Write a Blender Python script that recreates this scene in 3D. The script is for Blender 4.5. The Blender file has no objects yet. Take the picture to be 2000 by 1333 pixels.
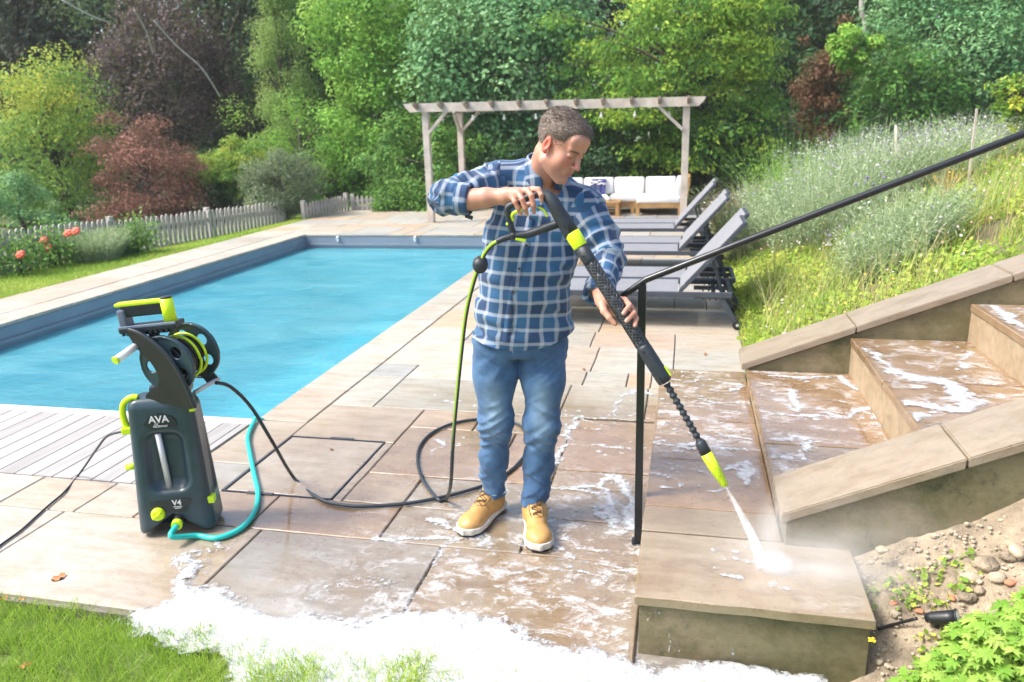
import bpy, bmesh, math, random
import numpy as np
from mathutils import Vector, Matrix
R = math.radians
rng = np.random.default_rng(7)
random.seed(7)
scn = bpy.context.scene
COL = scn.collection

# ------------------------------------------------------------------ camera
F_PX, YAW, PITCH, ROLL, CAMH = 1496.15, .226342, .27332, -.0301182, 1.68
def cam_axes():
    cy, sy = math.cos(YAW), math.sin(YAW)
    f = np.array([-sy*math.cos(PITCH), cy*math.cos(PITCH), -math.sin(PITCH)])
    r = np.array([cy, sy, 0.]); u = np.cross(r, f)
    c, s = math.cos(ROLL), math.sin(ROLL)
    return c*r+s*u, -s*r+c*u, f
CR, CU, CF = cam_axes()
cam = bpy.data.cameras.new('camera'); camo = bpy.data.objects.new('camera', cam); COL.objects.link(camo)
camo.matrix_world = Matrix(((CR[0], CU[0], -CF[0], 0), (CR[1], CU[1], -CF[1], 0), (CR[2], CU[2], -CF[2], CAMH), (0, 0, 0, 1)))
cam.sensor_width = 36; cam.lens = F_PX/2000*36; cam.clip_end = 500; cam.clip_start = .05
cam.dof.use_dof = True; cam.dof.focus_distance = 3.0; cam.dof.aperture_fstop = 3.4
scn.camera = camo

# ------------------------------------------------------------------ light
SUN_EL, SUN_AZ = R(52), math.atan2(-.35, -.95)      # direction TO the sun in xy
w = bpy.data.worlds.new('World'); scn.world = w; w.use_nodes = True
nt = w.node_tree; bg = nt.nodes['Background']
sky = nt.nodes.new('ShaderNodeTexSky'); sky.sky_type = 'NISHITA'; sky.sun_disc = False
sky.sun_elevation = SUN_EL; sky.sun_rotation = R(90)-SUN_AZ
sky.air_density = 1.0; sky.dust_density = 4.0; sky.ozone_density = .6
nt.links.new(sky.outputs[0], bg.inputs[0]); bg.inputs[1].default_value = .15
sun = bpy.data.lights.new('sun', 'SUN'); sun.energy = 2.3; sun.angle = R(15); sun.color = (1, .98, .945)
suno = bpy.data.objects.new('sun', sun); COL.objects.link(suno)
sd = Vector((math.cos(SUN_AZ)*math.cos(SUN_EL), math.sin(SUN_AZ)*math.cos(SUN_EL), math.sin(SUN_EL)))
suno.rotation_euler = sd.to_track_quat('Z', 'Y').to_euler()
scn.view_settings.view_transform = 'Standard'; scn.view_settings.look = 'None'
scn.view_settings.exposure = 1.22; scn.view_settings.gamma = 1
scn.cycles.max_bounces = 8; scn.cycles.transparent_max_bounces = 16; scn.cycles.volume_bounces = 3

# photo-to-place helpers: a point of the place seen at full-size pixel x,y on a known plane
def _ray(x, y): return CF+(x-1000)/F_PX*CR-(y-666.5)/F_PX*CU
def G(x, y, z=0.):
    d = _ray(x, y); k = (z-CAMH)/d[2]; return Vector((d[0]*k, d[1]*k, z))
def AT(x, y, Y):
    d = _ray(x, y); k = Y/d[1]; return Vector((d[0]*k, Y, CAMH+d[2]*k))
MF = np.array([-.2244, .9745, 0]); MR = np.array([.9745, .2244, 0]); MO = MF*3.08   # man's frame
def L(x, y, d):
    r = _ray(x, y); k = (3.08+d)/(r@MF); p = np.array([0, 0, CAMH])+r*k; q = p-MO
    return np.array([q@MR, q@MF, p[2]])
MAN_M = Matrix.Translation(Vector(MO)) @ Matrix.Rotation(math.atan2(.2244, .9745), 4, 'Z')

# ------------------------------------------------------------------ object helpers
def tag(o, label=None, cat=None, group=None, kind=None):
    if label: o['label'] = label
    if cat: o['category'] = cat
    if group: o['group'] = group
    if kind: o['kind'] = kind
    return o
def empty(name, loc=(0, 0, 0), rz=0, label=None, cat=None, group=None):
    o = bpy.data.objects.new(name, None); COL.objects.link(o)
    o.location = loc; o.rotation_euler = (0, 0, rz); o.empty_display_size = .1
    return tag(o, label, cat, group)
def link(name, me, m=None, parent=None, loc=None):
    o = bpy.data.objects.new(name, me); COL.objects.link(o)
    if m is not None:
        for mm in (m if isinstance(m, (list, tuple)) else [m]): me.materials.append(mm)
    if parent is not None: o.parent = parent
    if loc is not None: o.location = loc
    return o
def mesh(name, v, f, m=None, parent=None, smooth=False, loc=None):
    me = bpy.data.meshes.new(name); me.from_pydata([tuple(map(float, p)) for p in v], [], [tuple(map(int, q)) for q in f]); me.update()
    if smooth: me.shade_smooth()
    return link(name, me, m, parent, loc)
def npmesh(name, V, Q, m=None, parent=None, smooth=False):
    """V (n,3) float, Q (k,4|3) int"""
    me = bpy.data.meshes.new(name); k = Q.shape[1]
    me.vertices.add(len(V)); me.vertices.foreach_set('co', np.ascontiguousarray(V, dtype=np.float32).ravel())
    me.loops.add(Q.size); me.loops.foreach_set('vertex_index', np.ascontiguousarray(Q, dtype=np.int32).ravel())
    me.polygons.add(len(Q)); me.polygons.foreach_set('loop_start', np.arange(0, Q.size, k, dtype=np.int32))
    me.update(calc_edges=True)
    if smooth: me.shade_smooth()
    else: me.shade_flat()
    return link(name, me, m, parent)
class B:
    """collects shapes into one mesh"""
    def __init__(s): s.bm = bmesh.new(); s.m = Matrix.Identity(4)
    def box(s, c, size, rot=None, bev=0, mi=0):
        M = Matrix.Translation(Vector(c)) @ (rot.to_4x4() if rot else Matrix.Identity(4)) @ Matrix.Diagonal((*size, 1))
        g = bmesh.ops.create_cube(s.bm, size=1, matrix=s.m @ M); vs = g['verts']
        if bev:
            es = list({e for v in vs for e in v.link_edges})
            bmesh.ops.bevel(s.bm, geom=es, offset=bev, segments=2, affect='EDGES', profile=.6)
        return s
    def bar(s, a, b, wx, wy=None, up=(0, 0, 1), bev=0):
        a = Vector(a); b = Vector(b); d = b-a; L_ = d.length; z = d/L_
        x = Vector(up).cross(z)
        if x.length < 1e-4: x = Vector((1, 0, 0))
        x.normalize(); y = z.cross(x)
        rot = Matrix((x, y, z)).transposed()
        return s.box((a+b)/2, (wx, wy or wx, L_), rot, bev)
    def tube(s, pts, rad, n=10, caps=True, closed=False):
        pts = [Vector(p) for p in pts]; N = len(pts)
        rad = list(rad) if hasattr(rad, '__len__') else [rad]*N
        rings = []; prev = None
        for i, p in enumerate(pts):
            if closed: t = pts[(i+1) % N]-pts[i-1]
            else: t = (pts[min(i+1, N-1)]-pts[max(i-1, 0)])
            t.normalize()
            if prev is None:
                a = Vector((0, 0, 1)) if abs(t.z) < .9 else Vector((1, 0, 0))
                x = a.cross(t).normalized()
            else: x = (prev-t*prev.dot(t)).normalized()
            prev = x; y = t.cross(x)
            rings.append([s.bm.verts.new(s.m @ (p+(x*math.cos(k*2*math.pi/n)+y*math.sin(k*2*math.pi/n))*rad[i])) for k in range(n)])
        for i in range(N if closed else N-1):
            a, b = rings[i], rings[(i+1) % N]
            for k in range(n):
                f = s.bm.faces.new((a[k], a[(k+1) % n], b[(k+1) % n], b[k])); f.smooth = True
        if caps and not closed:
            s.bm.faces.new(rings[0][::-1]); s.bm.faces.new(rings[-1])
        return s
    def cyl(s, a, b, r, n=16, r2=None): return s.tube([a, b], [r, r if r2 is None else r2], n)
    def prism(s, poly, a, b, axis='y'):
        """poly of (u,v); extruded along axis between a and b"""
        def P(u, v, t): return {'y': (u, t, v), 'x': (t, u, v), 'z': (u, v, t)}[axis]
        A = [s.bm.verts.new(s.m @ Vector(P(u, v, a))) for u, v in poly]; Bv = [s.bm.verts.new(s.m @ Vector(P(u, v, b))) for u, v in poly]
        n = len(poly); s.bm.faces.new(A); s.bm.faces.new(Bv[::-1])
        for i in range(n): s.bm.faces.new((A[i], Bv[i], Bv[(i+1) % n], A[(i+1) % n]))
        return s
    def ball(s, c, r, seg=14, sc=(1, 1, 1)):
        M = Matrix.Translation(Vector(c)) @ Matrix.Diagonal((*sc, 1))
        g = bmesh.ops.create_uvsphere(s.bm, u_segments=seg, v_segments=max(6, seg*2//3), radius=r, matrix=s.m @ M)
        for v in g['verts']:
            for f in v.link_faces: f.smooth = True
        return s
    def out(s, name, m=None, parent=None, bevel=0, smooth=False):
        bmesh.ops.recalc_face_normals(s.bm, faces=s.bm.faces)
        if bevel: bmesh.ops.bevel(s.bm, geom=[e for e in s.bm.edges if e.calc_length() > bevel*2.5 and len(e.link_faces) == 2 and e.calc_face_angle() > .5], offset=bevel, segments=2, affect='EDGES')
        me = bpy.data.meshes.new(name); s.bm.to_mesh(me); s.bm.free()
        if smooth: me.shade_smooth()
        return link(name, me, m, parent)
def copy_tree(o, parent=None):
    c = o.copy(); COL.objects.link(c); c.parent = parent
    for ch in list(o.children): copy_tree(ch, c)
    return c
def catmull(P, n=8, closed=False):
    P = [Vector(p) for p in P]; out = []; N = len(P)
    rngi = range(N) if closed else range(N-1)
    for i in rngi:
        g = (lambda k: P[k % N]) if closed else (lambda k: P[min(max(k, 0), N-1)])
        a, b, c, d = g(i-1), g(i), g(i+1), g(i+2)
        for j in range(n):
            t = j/n
            out.append(.5*((2*b)+(c-a)*t+(2*a-5*b+4*c-d)*t*t+(3*b-a-3*c+d)*t**3))
    if not closed: out.append(P[-1])
    return out

# ------------------------------------------------------------------ noise and signed-distance sculpting
_T = rng.random((64, 64, 64)).astype(np.float32)*2-1
def noise(P, f=1., seed=0):
    P = np.asarray(P, dtype=np.float32)*f+np.array([17.3, 5.1, 9.7], dtype=np.float32)*(seed+1)
    i = np.floor(P).astype(int); t = P-i; t = t*t*(3-2*t); r = 0
    for dx in (0, 1):
        for dy in (0, 1):
            for dz in (0, 1):
                wgt = (t[..., 0] if dx else 1-t[..., 0])*(t[..., 1] if dy else 1-t[..., 1])*(t[..., 2] if dz else 1-t[..., 2])
                r = r+wgt*_T[(i[..., 0]+dx) & 63, (i[..., 1]+dy) & 63, (i[..., 2]+dz) & 63]
    return r
def fbm(P, f=1., o=3, seed=0):
    r = 0; a = 1.
    for k in range(o): r = r+a*noise(P, f*2**k, seed+k); a *= .5
    return r
A_ = lambda *v: np.array(v, dtype=np.float32)
def cone(P, a, b, ra, rb):
    a = A_(*a); b = A_(*b); ab = b-a; t = np.clip(((P-a)@ab)/(ab@ab), 0, 1)
    return np.linalg.norm(P-a-t[:, None]*ab, axis=1)-(ra+(rb-ra)*t)
def chain(P, pts, rr, k=.006):
    d = None
    for i in range(len(pts)-1):
        e = cone(P, pts[i], pts[i+1], rr[i], rr[i+1]); d = e if d is None else smin(d, e, k)
    return d
def ell(P, c, r):
    q = (P-A_(*c)); r = A_(*r); k0 = np.linalg.norm(q/r, axis=1); k1 = np.linalg.norm(q/(r*r), axis=1)+1e-9
    return k0*(k0-1)/k1
def smin(a, b, k):
    h = np.clip(.5+.5*(b-a)/k, 0, 1); return b+(a-b)*h-k*h*(1-h)
def smax(a, b, k): return -smin(-a, -b, k)
def rbox(P, c, hs, r):
    q = np.abs(P-A_(*c))-(A_(*hs)-r); return np.linalg.norm(np.maximum(q, 0), axis=1)+np.minimum(q.max(axis=1), 0)-r
def sculpt(f, lo, hi, h, blk=8):
    """surface nets of f<0, evaluated only near the surface"""
    lo = np.array(lo, float); n = np.ceil((np.array(hi)-lo)/h/blk).astype(int)*blk+1
    G_ = np.full(n, 1., np.float32); nb = (n-1)//blk
    bi = np.stack(np.meshgrid(*[np.arange(k) for k in nb], indexing='ij'), -1).reshape(-1, 3)
    cen = lo+(bi+.5)*blk*h; fc = np.concatenate([f(c.astype(np.float32)) for c in np.array_split(cen, max(1, len(cen)//200000))])
    half = blk*h*.87*1.35+.004
    ax = np.arange(blk+1); off = np.stack(np.meshgrid(ax, ax, ax, indexing='ij'), -1).reshape(-1, 3)
    for b in bi[fc < -half]: G_[b[0]*blk:(b[0]+1)*blk+1, b[1]*blk:(b[1]+1)*blk+1, b[2]*blk:(b[2]+1)*blk+1] = -1
    act = bi[np.abs(fc) <= half]
    for ch in np.array_split(act, max(1, len(act)//300)):
        if not len(ch): continue
        idx = (ch[:, None, :]*blk+off[None]).reshape(-1, 3)
        G_[idx[:, 0], idx[:, 1], idx[:, 2]] = f((lo+idx*h).astype(np.float32))
    ins = G_ < 0
    c = [ins[dx:n[0]-1+dx, dy:n[1]-1+dy, dz:n[2]-1+dz] for dx in (0, 1) for dy in (0, 1) for dz in (0, 1)]
    s = sum(x.astype(np.int8) for x in c); cells = np.argwhere((s > 0) & (s < 8))
    vid = np.full(np.array(n)-1, -1, np.int32); vid[cells[:, 0], cells[:, 1], cells[:, 2]] = np.arange(len(cells))
    acc = np.zeros((len(cells), 3)); cnt = np.zeros(len(cells))
    cr = [(dx, dy, dz) for dx in (0, 1) for dy in (0, 1) for dz in (0, 1)]
    val = {k: G_[cells[:, 0]+k[0], cells[:, 1]+k[1], cells[:, 2]+k[2]] for k in cr}
    for k in cr:
        for a in range(3):
            if k[a] == 0:
                k2 = list(k); k2[a] = 1; k2 = tuple(k2); va, vb = val[k], val[k2]; m = (va < 0) != (vb < 0)
                t = np.where(m, va/(va-vb+1e-12), 0); p = np.array(k, float)[None]+np.zeros((len(cells), 3)); p[:, a] += t
                acc[m] += p[m]; cnt[m] += 1
    V = lo+(cells+acc/np.maximum(cnt, 1)[:, None])*h
    Q = []
    for a in range(3):
        b, c2 = (a+1) % 3, (a+2) % 3
        sl = [slice(None)]*3; sl[a] = slice(0, -1); s2 = [slice(None)]*3; s2[a] = slice(1, None)
        A0 = ins[tuple(sl)]; A1 = ins[tuple(s2)]
        for sgn in (0, 1):
            e = np.argwhere((A0 & ~A1) if sgn == 0 else (~A0 & A1)); e = e[(e[:, b] > 0) & (e[:, c2] > 0) & (e[:, b] < n[b]-1) & (e[:, c2] < n[c2]-1)]
            if not len(e): continue
            def g(db, dc):
                q = e.copy(); q[:, b] -= db; q[:, c2] -= dc; return vid[q[:, 0], q[:, 1], q[:, 2]]
            quad = [g(1, 1), g(0, 1), g(0, 0), g(1, 0)]
            if sgn: quad = quad[::-1]
            Q.append(np.stack(quad, 1))
    Q = np.concatenate(Q); Q = Q[(Q >= 0).all(1)]
    return V.astype(np.float32), Q
def vattr(o, name, vals, typ='FLOAT'):
    a = o.data.attributes.new(name, typ, 'POINT'); v = np.ascontiguousarray(vals, dtype=np.float32)
    a.data.foreach_set('value' if typ == 'FLOAT' else 'vector' if typ == 'FLOAT_VECTOR' else 'color', v.ravel())

# ------------------------------------------------------------------ materials
class NT:
    def __init__(s, name):
        s.m = bpy.data.materials.new(name); s.m.use_nodes = True; s.t = s.m.node_tree
        s.b = s.t.nodes['Principled BSDF']; s.o = s.t.nodes['Material Output']; s.tc = None
    def n(s, ty, **k):
        nd = s.t.nodes.new(ty)
        for a, b in k.items(): setattr(nd, a, b)
        return nd
    def l(s, a, b): s.t.links.new(a, b)
    def co(s, kind='Object'):
        if not s.tc: s.tc = s.n('ShaderNodeTexCoord')
        return s.tc.outputs[kind]
    def noise(s, scale, detail=4, rough=.55, vec=None, dist=0):
        nd = s.n('ShaderNodeTexNoise'); nd.inputs['Scale'].default_value = scale; nd.inputs['Detail'].default_value = detail
        nd.inputs['Roughness'].default_value = rough; nd.inputs['Distortion'].default_value = dist
        s.l(vec if vec is not None else s.co(), nd.inputs['Vector']); return nd.outputs['Fac']
    def ramp(s, fac, stops):
        r = s.n('ShaderNodeValToRGB'); e = r.color_ramp.elements
        while len(e) < len(stops): e.new(.5)
        for i, (p, c) in enumerate(stops):
            e[i].position = p; e[i].color = (*c, 1) if hasattr(c, '__len__') else (c, c, c, 1)
        s.l(fac, r.inputs[0]); return r.outputs[0]
    def mix(s, a, b, fac, mode='MIX'):
        x = s.n('ShaderNodeMix', data_type='RGBA', blend_type=mode)
        for sock, v in ((x.inputs[0], fac), (x.inputs[6], a), (x.inputs[7], b)):
            if isinstance(v, (int, float)): sock.default_value = v
            elif isinstance(v, tuple): sock.default_value = (*v, 1)
            else: s.l(v, sock)
        return x.outputs[2]
    def math(s, op, a, b=0., c=None, clamp=False):
        x = s.n('ShaderNodeMath', operation=op, use_clamp=clamp)
        for i, v in enumerate((a, b) if c is None else (a, b, c)):
            if isinstance(v, (int, float)): x.inputs[i].default_value = v
            else: s.l(v, x.inputs[i])
        return x.outputs[0]
    def attr(s, name, out='Fac'):
        a = s.n('ShaderNodeAttribute', attribute_name=name); return a.outputs[out]
    def bump(s, h, strength=.3, dist=.01, prev=None):
        b = s.n('ShaderNodeBump'); b.inputs['Strength'].default_value = strength; b.inputs['Distance'].default_value = dist
        s.l(h, b.inputs['Height'])
        if prev is not None: s.l(prev, b.inputs['Normal'])
        s.l(b.outputs[0], s.b.inputs['Normal']); return b.outputs[0]
    def set(s, **k):
        for a, v in k.items():
            sock = s.b.inputs[a.replace('_', ' ')]
            if isinstance(v, (int, float)): sock.default_value = v
            elif isinstance(v, tuple): sock.default_value = (*v, 1)
            else: s.l(v, sock)
        return s
def M(name, col, rough=.5, var=.25, sc=12, bump=.15, bsc=60, bd=.002, metal=0, spec=.5):
    t = NT(name); c2 = tuple(x*(1-var) for x in col)
    t.set(Base_Color=t.mix(c2, col, t.ramp(t.noise(sc, 5), [(.3, 0.), (.7, 1.)])), Metallic=metal)
    t.set(Roughness=t.math('MULTIPLY_ADD', t.noise(sc*1.7, 3), .25*rough, rough*.87)); t.b.inputs['Specular IOR Level'].default_value = spec
    if bump: t.bump(t.noise(bsc, 4), bump, bd)
    return t.m
def leafmat(name, cols, trans=.3, rough=.55):
    """cols: three colours picked per leaf"""
    t = NT(name); k = t.attr('tint')
    c = t.ramp(k, [(.12, cols[0]), (.5, cols[1]), (.9, cols[2])])
    t.set(Base_Color=c, Roughness=rough); t.b.inputs['Specular IOR Level'].default_value = .25
    tr = t.n('ShaderNodeBsdfTranslucent'); t.l(t.mix(c, (1., 1., .4), .15), tr.inputs[0])
    ms = t.n('ShaderNodeMixShader'); ms.inputs[0].default_value = trans
    t.l(t.b.outputs[0], ms.inputs[1]); t.l(tr.outputs[0], ms.inputs[2]); t.l(ms.outputs[0], t.o.inputs[0]); return t.m
def stone(name, use_attr=True, tint=(1, 1, 1), base=(.36, .30, .22), rough=.5, grime=0., sc=1.):
    t = NT(name)
    if use_attr: base = t.attr('slab', 'Color')
    n1 = t.noise(2.2*sc, 9, .68, dist=.15); n2 = t.noise(14*sc, 7, .75); n3 = t.noise(190, 4, .7)
    c = t.mix(base, (.42, .32, .22), t.math('MULTIPLY', t.ramp(n1, [(.45, 0.), (.68, 1.)]), .45))
    c = t.mix(c, (.22, .20, .17), t.math('MULTIPLY', t.ramp(n2, [(.5, 0.), (.72, 1.)]), .35))
    c = t.mix(c, (.85, .85, .85), t.ramp(n3, [(.36, .55), (.58, 1.)]), 'MULTIPLY')
    mp = t.n('ShaderNodeMapping'); mp.inputs['Scale'].default_value = (1., 4.5, 4.); mp.inputs['Rotation'].default_value = (0, 0, .25); t.l(t.co(), mp.inputs[0])
    n4 = t.noise(3.1*sc, 11, .74, mp.outputs[0], .25); c = t.mix(c, (.70, .62, .52), t.math('MULTIPLY', t.ramp(n4, [(.46, 0.), (.60, 1.)]), .55), 'MULTIPLY')
    c = t.mix(c, (.42, .36, .30), t.math('MULTIPLY', t.ramp(t.noise(75, 5, .8), [(.60, 0.), (.68, 1.)]), .75), 'MULTIPLY')
    c = t.mix(c, tint, 1., 'MULTIPLY')
    if grime:
        g = t.ramp(t.noise(4, 10, .78, dist=.1), [(.42, 0.), (.62, 1.)]); c = t.mix(c, (.095, .09, .035), t.math('MULTIPLY', g, grime))
        g2 = t.ramp(t.noise(7, 10, .8), [(.55, 0.), (.64, 1.)]); c = t.mix(c, (.03, .045, .018), t.math('MULTIPLY', g2, grime*.8))
    wet = t.attr('wet') if use_attr else None
    if wet is not None:
        wm = t.math('MULTIPLY', wet, t.ramp(t.noise(3.5, 5, .6), [(.3, .55), (.6, 1.)]), clamp=True)
        c = t.mix(c, t.mix(c, (.68, .54, .385), 1., 'MULTIPLY'), wm)
        t.set(Roughness=t.math('MULTIPLY_ADD', wm, -.40, .62))
        t.set(Coat_Weight=t.math('MULTIPLY', wm, 1.), Coat_Roughness=.06); t.b.inputs['Coat IOR'].default_value = 1.6
    else: t.set(Roughness=rough)
    t.set(Base_Color=c)
    b = t.bump(t.noise(7*sc, 8, .7), .35, .012); t.bump(n3, .28, .003, b); return t.m

m_stone = stone('sandstone slabs')
m_cop = stone('wet coping stone', False, base=(.335, .275, .205), rough=.28, grime=.12)
m_side = stone('mossy concrete', False, base=(.215, .185, .10), rough=.75, grime=.95)
m_riser = stone('riser stone', False, base=(.44, .335, .22), rough=.6, grime=.25)
m_joint = M('mortar joint', (.24, .215, .18), .9, .5, 20, .5, 200)
m_decking = None
def deckmat():
    t = NT('weathered decking'); mp = t.n('ShaderNodeMapping'); mp.inputs['Scale'].default_value = (14, 1.2, 4); t.l(t.co(), mp.inputs[0])
    g = t.noise(1.5, 6, .65, mp.outputs[0]); c = t.mix(t.ramp(g, [(.3, (.30, .285, .27)), (.7, (.42, .405, .39))]), (.8, .8, .8), t.attr('tint'), 'MULTIPLY')
    t.set(Base_Color=c, Roughness=.6); t.bump(g, .12, .001); return t.m
m_decking = deckmat()
m_white = M('white trim', (.80, .80, .78), .4, .08)
m_liner_band = M('grey blue pool band', (.19, .235, .29), .4, .15, 3)
def poolmat():
    t = NT('pool liner'); t.set(Base_Color=t.ramp(t.noise(1.2, 3), [(.3, (.08, .36, .50)), (.7, (.17, .50, .62))]), Roughness=.5); return t.m
m_liner = poolmat()
def watermat():
    t = NT('pool water'); fr = t.n('ShaderNodeFresnel'); fr.inputs[0].default_value = 1.33
    tr = t.n('ShaderNodeBsdfTransparent'); tr.inputs[0].default_value = (.60, .95, .985, 1)
    gl = t.n('ShaderNodeBsdfGlossy'); gl.inputs['Roughness'].default_value = .03
    mp = t.n('ShaderNodeMapping'); mp.inputs['Scale'].default_value = (1, 2.2, 1); t.l(t.co(), mp.inputs[0])
    bp = t.n('ShaderNodeBump'); bp.inputs['Strength'].default_value = .8; bp.inputs['Distance'].default_value = .035
    h = t.math('ADD', t.noise(5, 4, .6, mp.outputs[0], .5), t.math('MULTIPLY', t.noise(1.2, 2, .5, mp.outputs[0]), 1.5)); t.l(h, bp.inputs['Height'])
    t.l(bp.outputs[0], gl.inputs['Normal']); t.l(bp.outputs[0], fr.inputs['Normal'])
    ms = t.n('ShaderNodeMixShader'); t.l(t.math('MULTIPLY', fr.outputs[0], 1.7, clamp=True), ms.inputs[0]); t.l(tr.outputs[0], ms.inputs[1]); t.l(gl.outputs[0], ms.inputs[2])
    df = t.n('ShaderNodeBsdfDiffuse'); t.l(t.ramp(t.noise(.9, 6, .6, mp.outputs[0], .6), [(.35, (.08, .40, .50)), (.65, (.17, .53, .61))]), df.inputs[0])
    m2 = t.n('ShaderNodeMixShader'); m2.inputs[0].default_value = .36; t.l(ms.outputs[0], m2.inputs[1]); t.l(df.outputs[0], m2.inputs[2])
    t.l(m2.outputs[0], t.o.inputs[0]); return t.m
m_water = watermat()
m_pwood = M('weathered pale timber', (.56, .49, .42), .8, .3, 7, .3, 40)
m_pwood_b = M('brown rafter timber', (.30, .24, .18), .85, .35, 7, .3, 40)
m_fence = M('silvered picket wood', (.50, .46, .43), .85, .35, 6, .3, 40)
m_teak = M('orange teak', (.52, .30, .11), .55, .3, 9, .2, 50)
m_cush = M('white cushion fabric', (.80, .79, .77), .9, .05, 4, .2, 200)
m_blue_throw = M('indigo throw', (.06, .07, .25), .9, .3, 8, .3, 90)
m_lfab = M('grey sling fabric', (.205, .21, .225), .7, .12, 6, .2, 300)
m_lframe = M('graphite aluminium', (.055, .065, .085), .45, .2, 9, .05)
m_black = M('black plastic', (.018, .02, .023), .42, .3, 20, .2, 150)
m_rail = M('black painted steel', (.012, .014, .017), .3, .3, 9, .15, 200)
m_slate = M('slate blue plastic', (.032, .062, .080), .30, .35, 9, .2, 70)
m_slate_d = M('dark slate plastic', (.018, .026, .035), .4, .2, 8, .12, 120)
m_lime = M('lime plastic', (.62, .86, .015), .4, .08, 8, .08, 90)
m_alu = M('brushed silver tube', (.62, .62, .63), .35, .08, 8, .03, metal=.3)
m_gun = M('gunmetal plastic', (.022, .03, .038), .5, .3, 30, .3, 160)
m_teal = M('teal hose', (.02, .52, .44), .4, .15, 9, .1)
m_white_print = M('white print', (.75, .75, .75), .6, .05, bump=0)
m_bark = M('bark', (.13, .105, .08), .9, .5, 8, .8, 25, .02)
m_bark_p = M('pale bark', (.42, .40, .36), .9, .4, 8, .6, 25, .02)
m_soil = M('clay soil', (.40, .32, .22), .95, .62, 13, 1., 40, .02)
m_bed = M('bed soil', (.16, .15, .07), .95, .5, 6, 1., 30, .02)
m_rock = M('limestone pebble', (.50, .42, .30), .85, .4, 14, .7, 50, .006)
m_lawn = M('turf', (.20, .28, .06), .9, .6, 3, .8, 60, .01)
m_ground = M('meadow', (.10, .13, .05), .95, .5, .6, .5, 9)

# ------------------------------------------------------------------ setting: terrain
def bank(X, Y):
    """height of the planted bank to the right of the patio"""
    X = np.asarray(X, float); Y = np.asarray(Y, float)
    e = .47+.03*np.sin(Y*1.3)
    far = np.clip(X-e, 0, 2.1)*.42+np.clip(X-e-2.1, 0, 1.7)*.17+np.clip(X-e-3.8, 0, 40)*.0
    near = np.clip(.20+.52*(X-.64)-.46*(2.57-Y), -.045, 3)
    t = np.clip((Y-2.7)/1.6, 0, 1)
    return near*(1-t)+far*t
def grid(name, x0, x1, y0, y1, nx, ny, fn, m, keep=None):
    xs = np.linspace(x0, x1, nx); ys = np.linspace(y0, y1, ny); X, Y = np.meshgrid(xs, ys, indexing='ij'); Z = fn(X, Y)
    V = np.stack([X, Y, Z], -1).reshape(-1, 3); i = np.arange(nx*ny).reshape(nx, ny)
    Q = np.stack([i[:-1, :-1], i[1:, :-1], i[1:, 1:], i[:-1, 1:]], -1).reshape(-1, 4)
    if keep is not None:
        c = V[Q].mean(1); Q = Q[keep(c[:, 0], c[:, 1])]
    return npmesh(name, V, Q, m, smooth=True)
# wide ground sheet with a hole for pool/patio/bank
def gfn(X, Y):
    d = np.clip((Y-16)/25, 0, 1); return -.05-.6*np.clip((-X-9.5)/6, 0, 1)+0*X
go = grid('ground', -160, 160, -60, 200, 161, 131, lambda X, Y: np.where((X > -8) & (X < 14) & (Y > -2) & (Y < 16), -2.2, -.35), m_ground)
tag(go, kind='structure')
def nz(X, Y, f, a, s=0): return fbm(np.stack([X, Y, X*0], -1).reshape(-1, 3), f, 3, s).reshape(X.shape)*a
o = grid('lawn', -4.8, .62, -1.2, 2.08, 120, 80, lambda X, Y: -.045+nz(X, Y, 3, .008)+np.clip(bank(X, Y)+.045, 0, 1)*(X > .5), m_lawn); tag(o, kind='structure')
o = grid('side_lawn', -26, -7.35, 3.0, 20, 60, 50, lambda X, Y: -.03+nz(X, Y, 1.5, .012)-.2*np.clip((-X-7.6)/1.2, 0, 1)*np.clip((Y-8)/5, 0, 1)-.5*np.clip((-X-9.4)/5, 0, 1), m_lawn); tag(o, kind='structure')
o = grid('far_ground', -30, 30, 15.85, 60, 60, 40, lambda X, Y: -.06+nz(X, Y, .5, .08)-.2, m_ground); tag(o, kind='structure')
def bankn(X, Y): return bank(X, Y)+nz(X, Y, 4, .022)*(X > .5)
o = grid('garden_bank', .45, 16, 4.55, 17, 150, 140, bankn, m_bed); tag(o, kind='structure')
o = grid('soil_slope', .45, 3.2, .4, 2.60, 150, 120, lambda X, Y: bank(X, Y)+nz(X, Y, 9, .02, 3)+nz(X, Y, 30, .006, 5), m_soil); tag(o, kind='structure')
o = grid('upper_bank', 3.2, 16, -3, 4.56, 40, 30, lambda X, Y: bank(X, np.maximum(Y, 4.4)), m_bed); tag(o, kind='structure')

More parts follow.
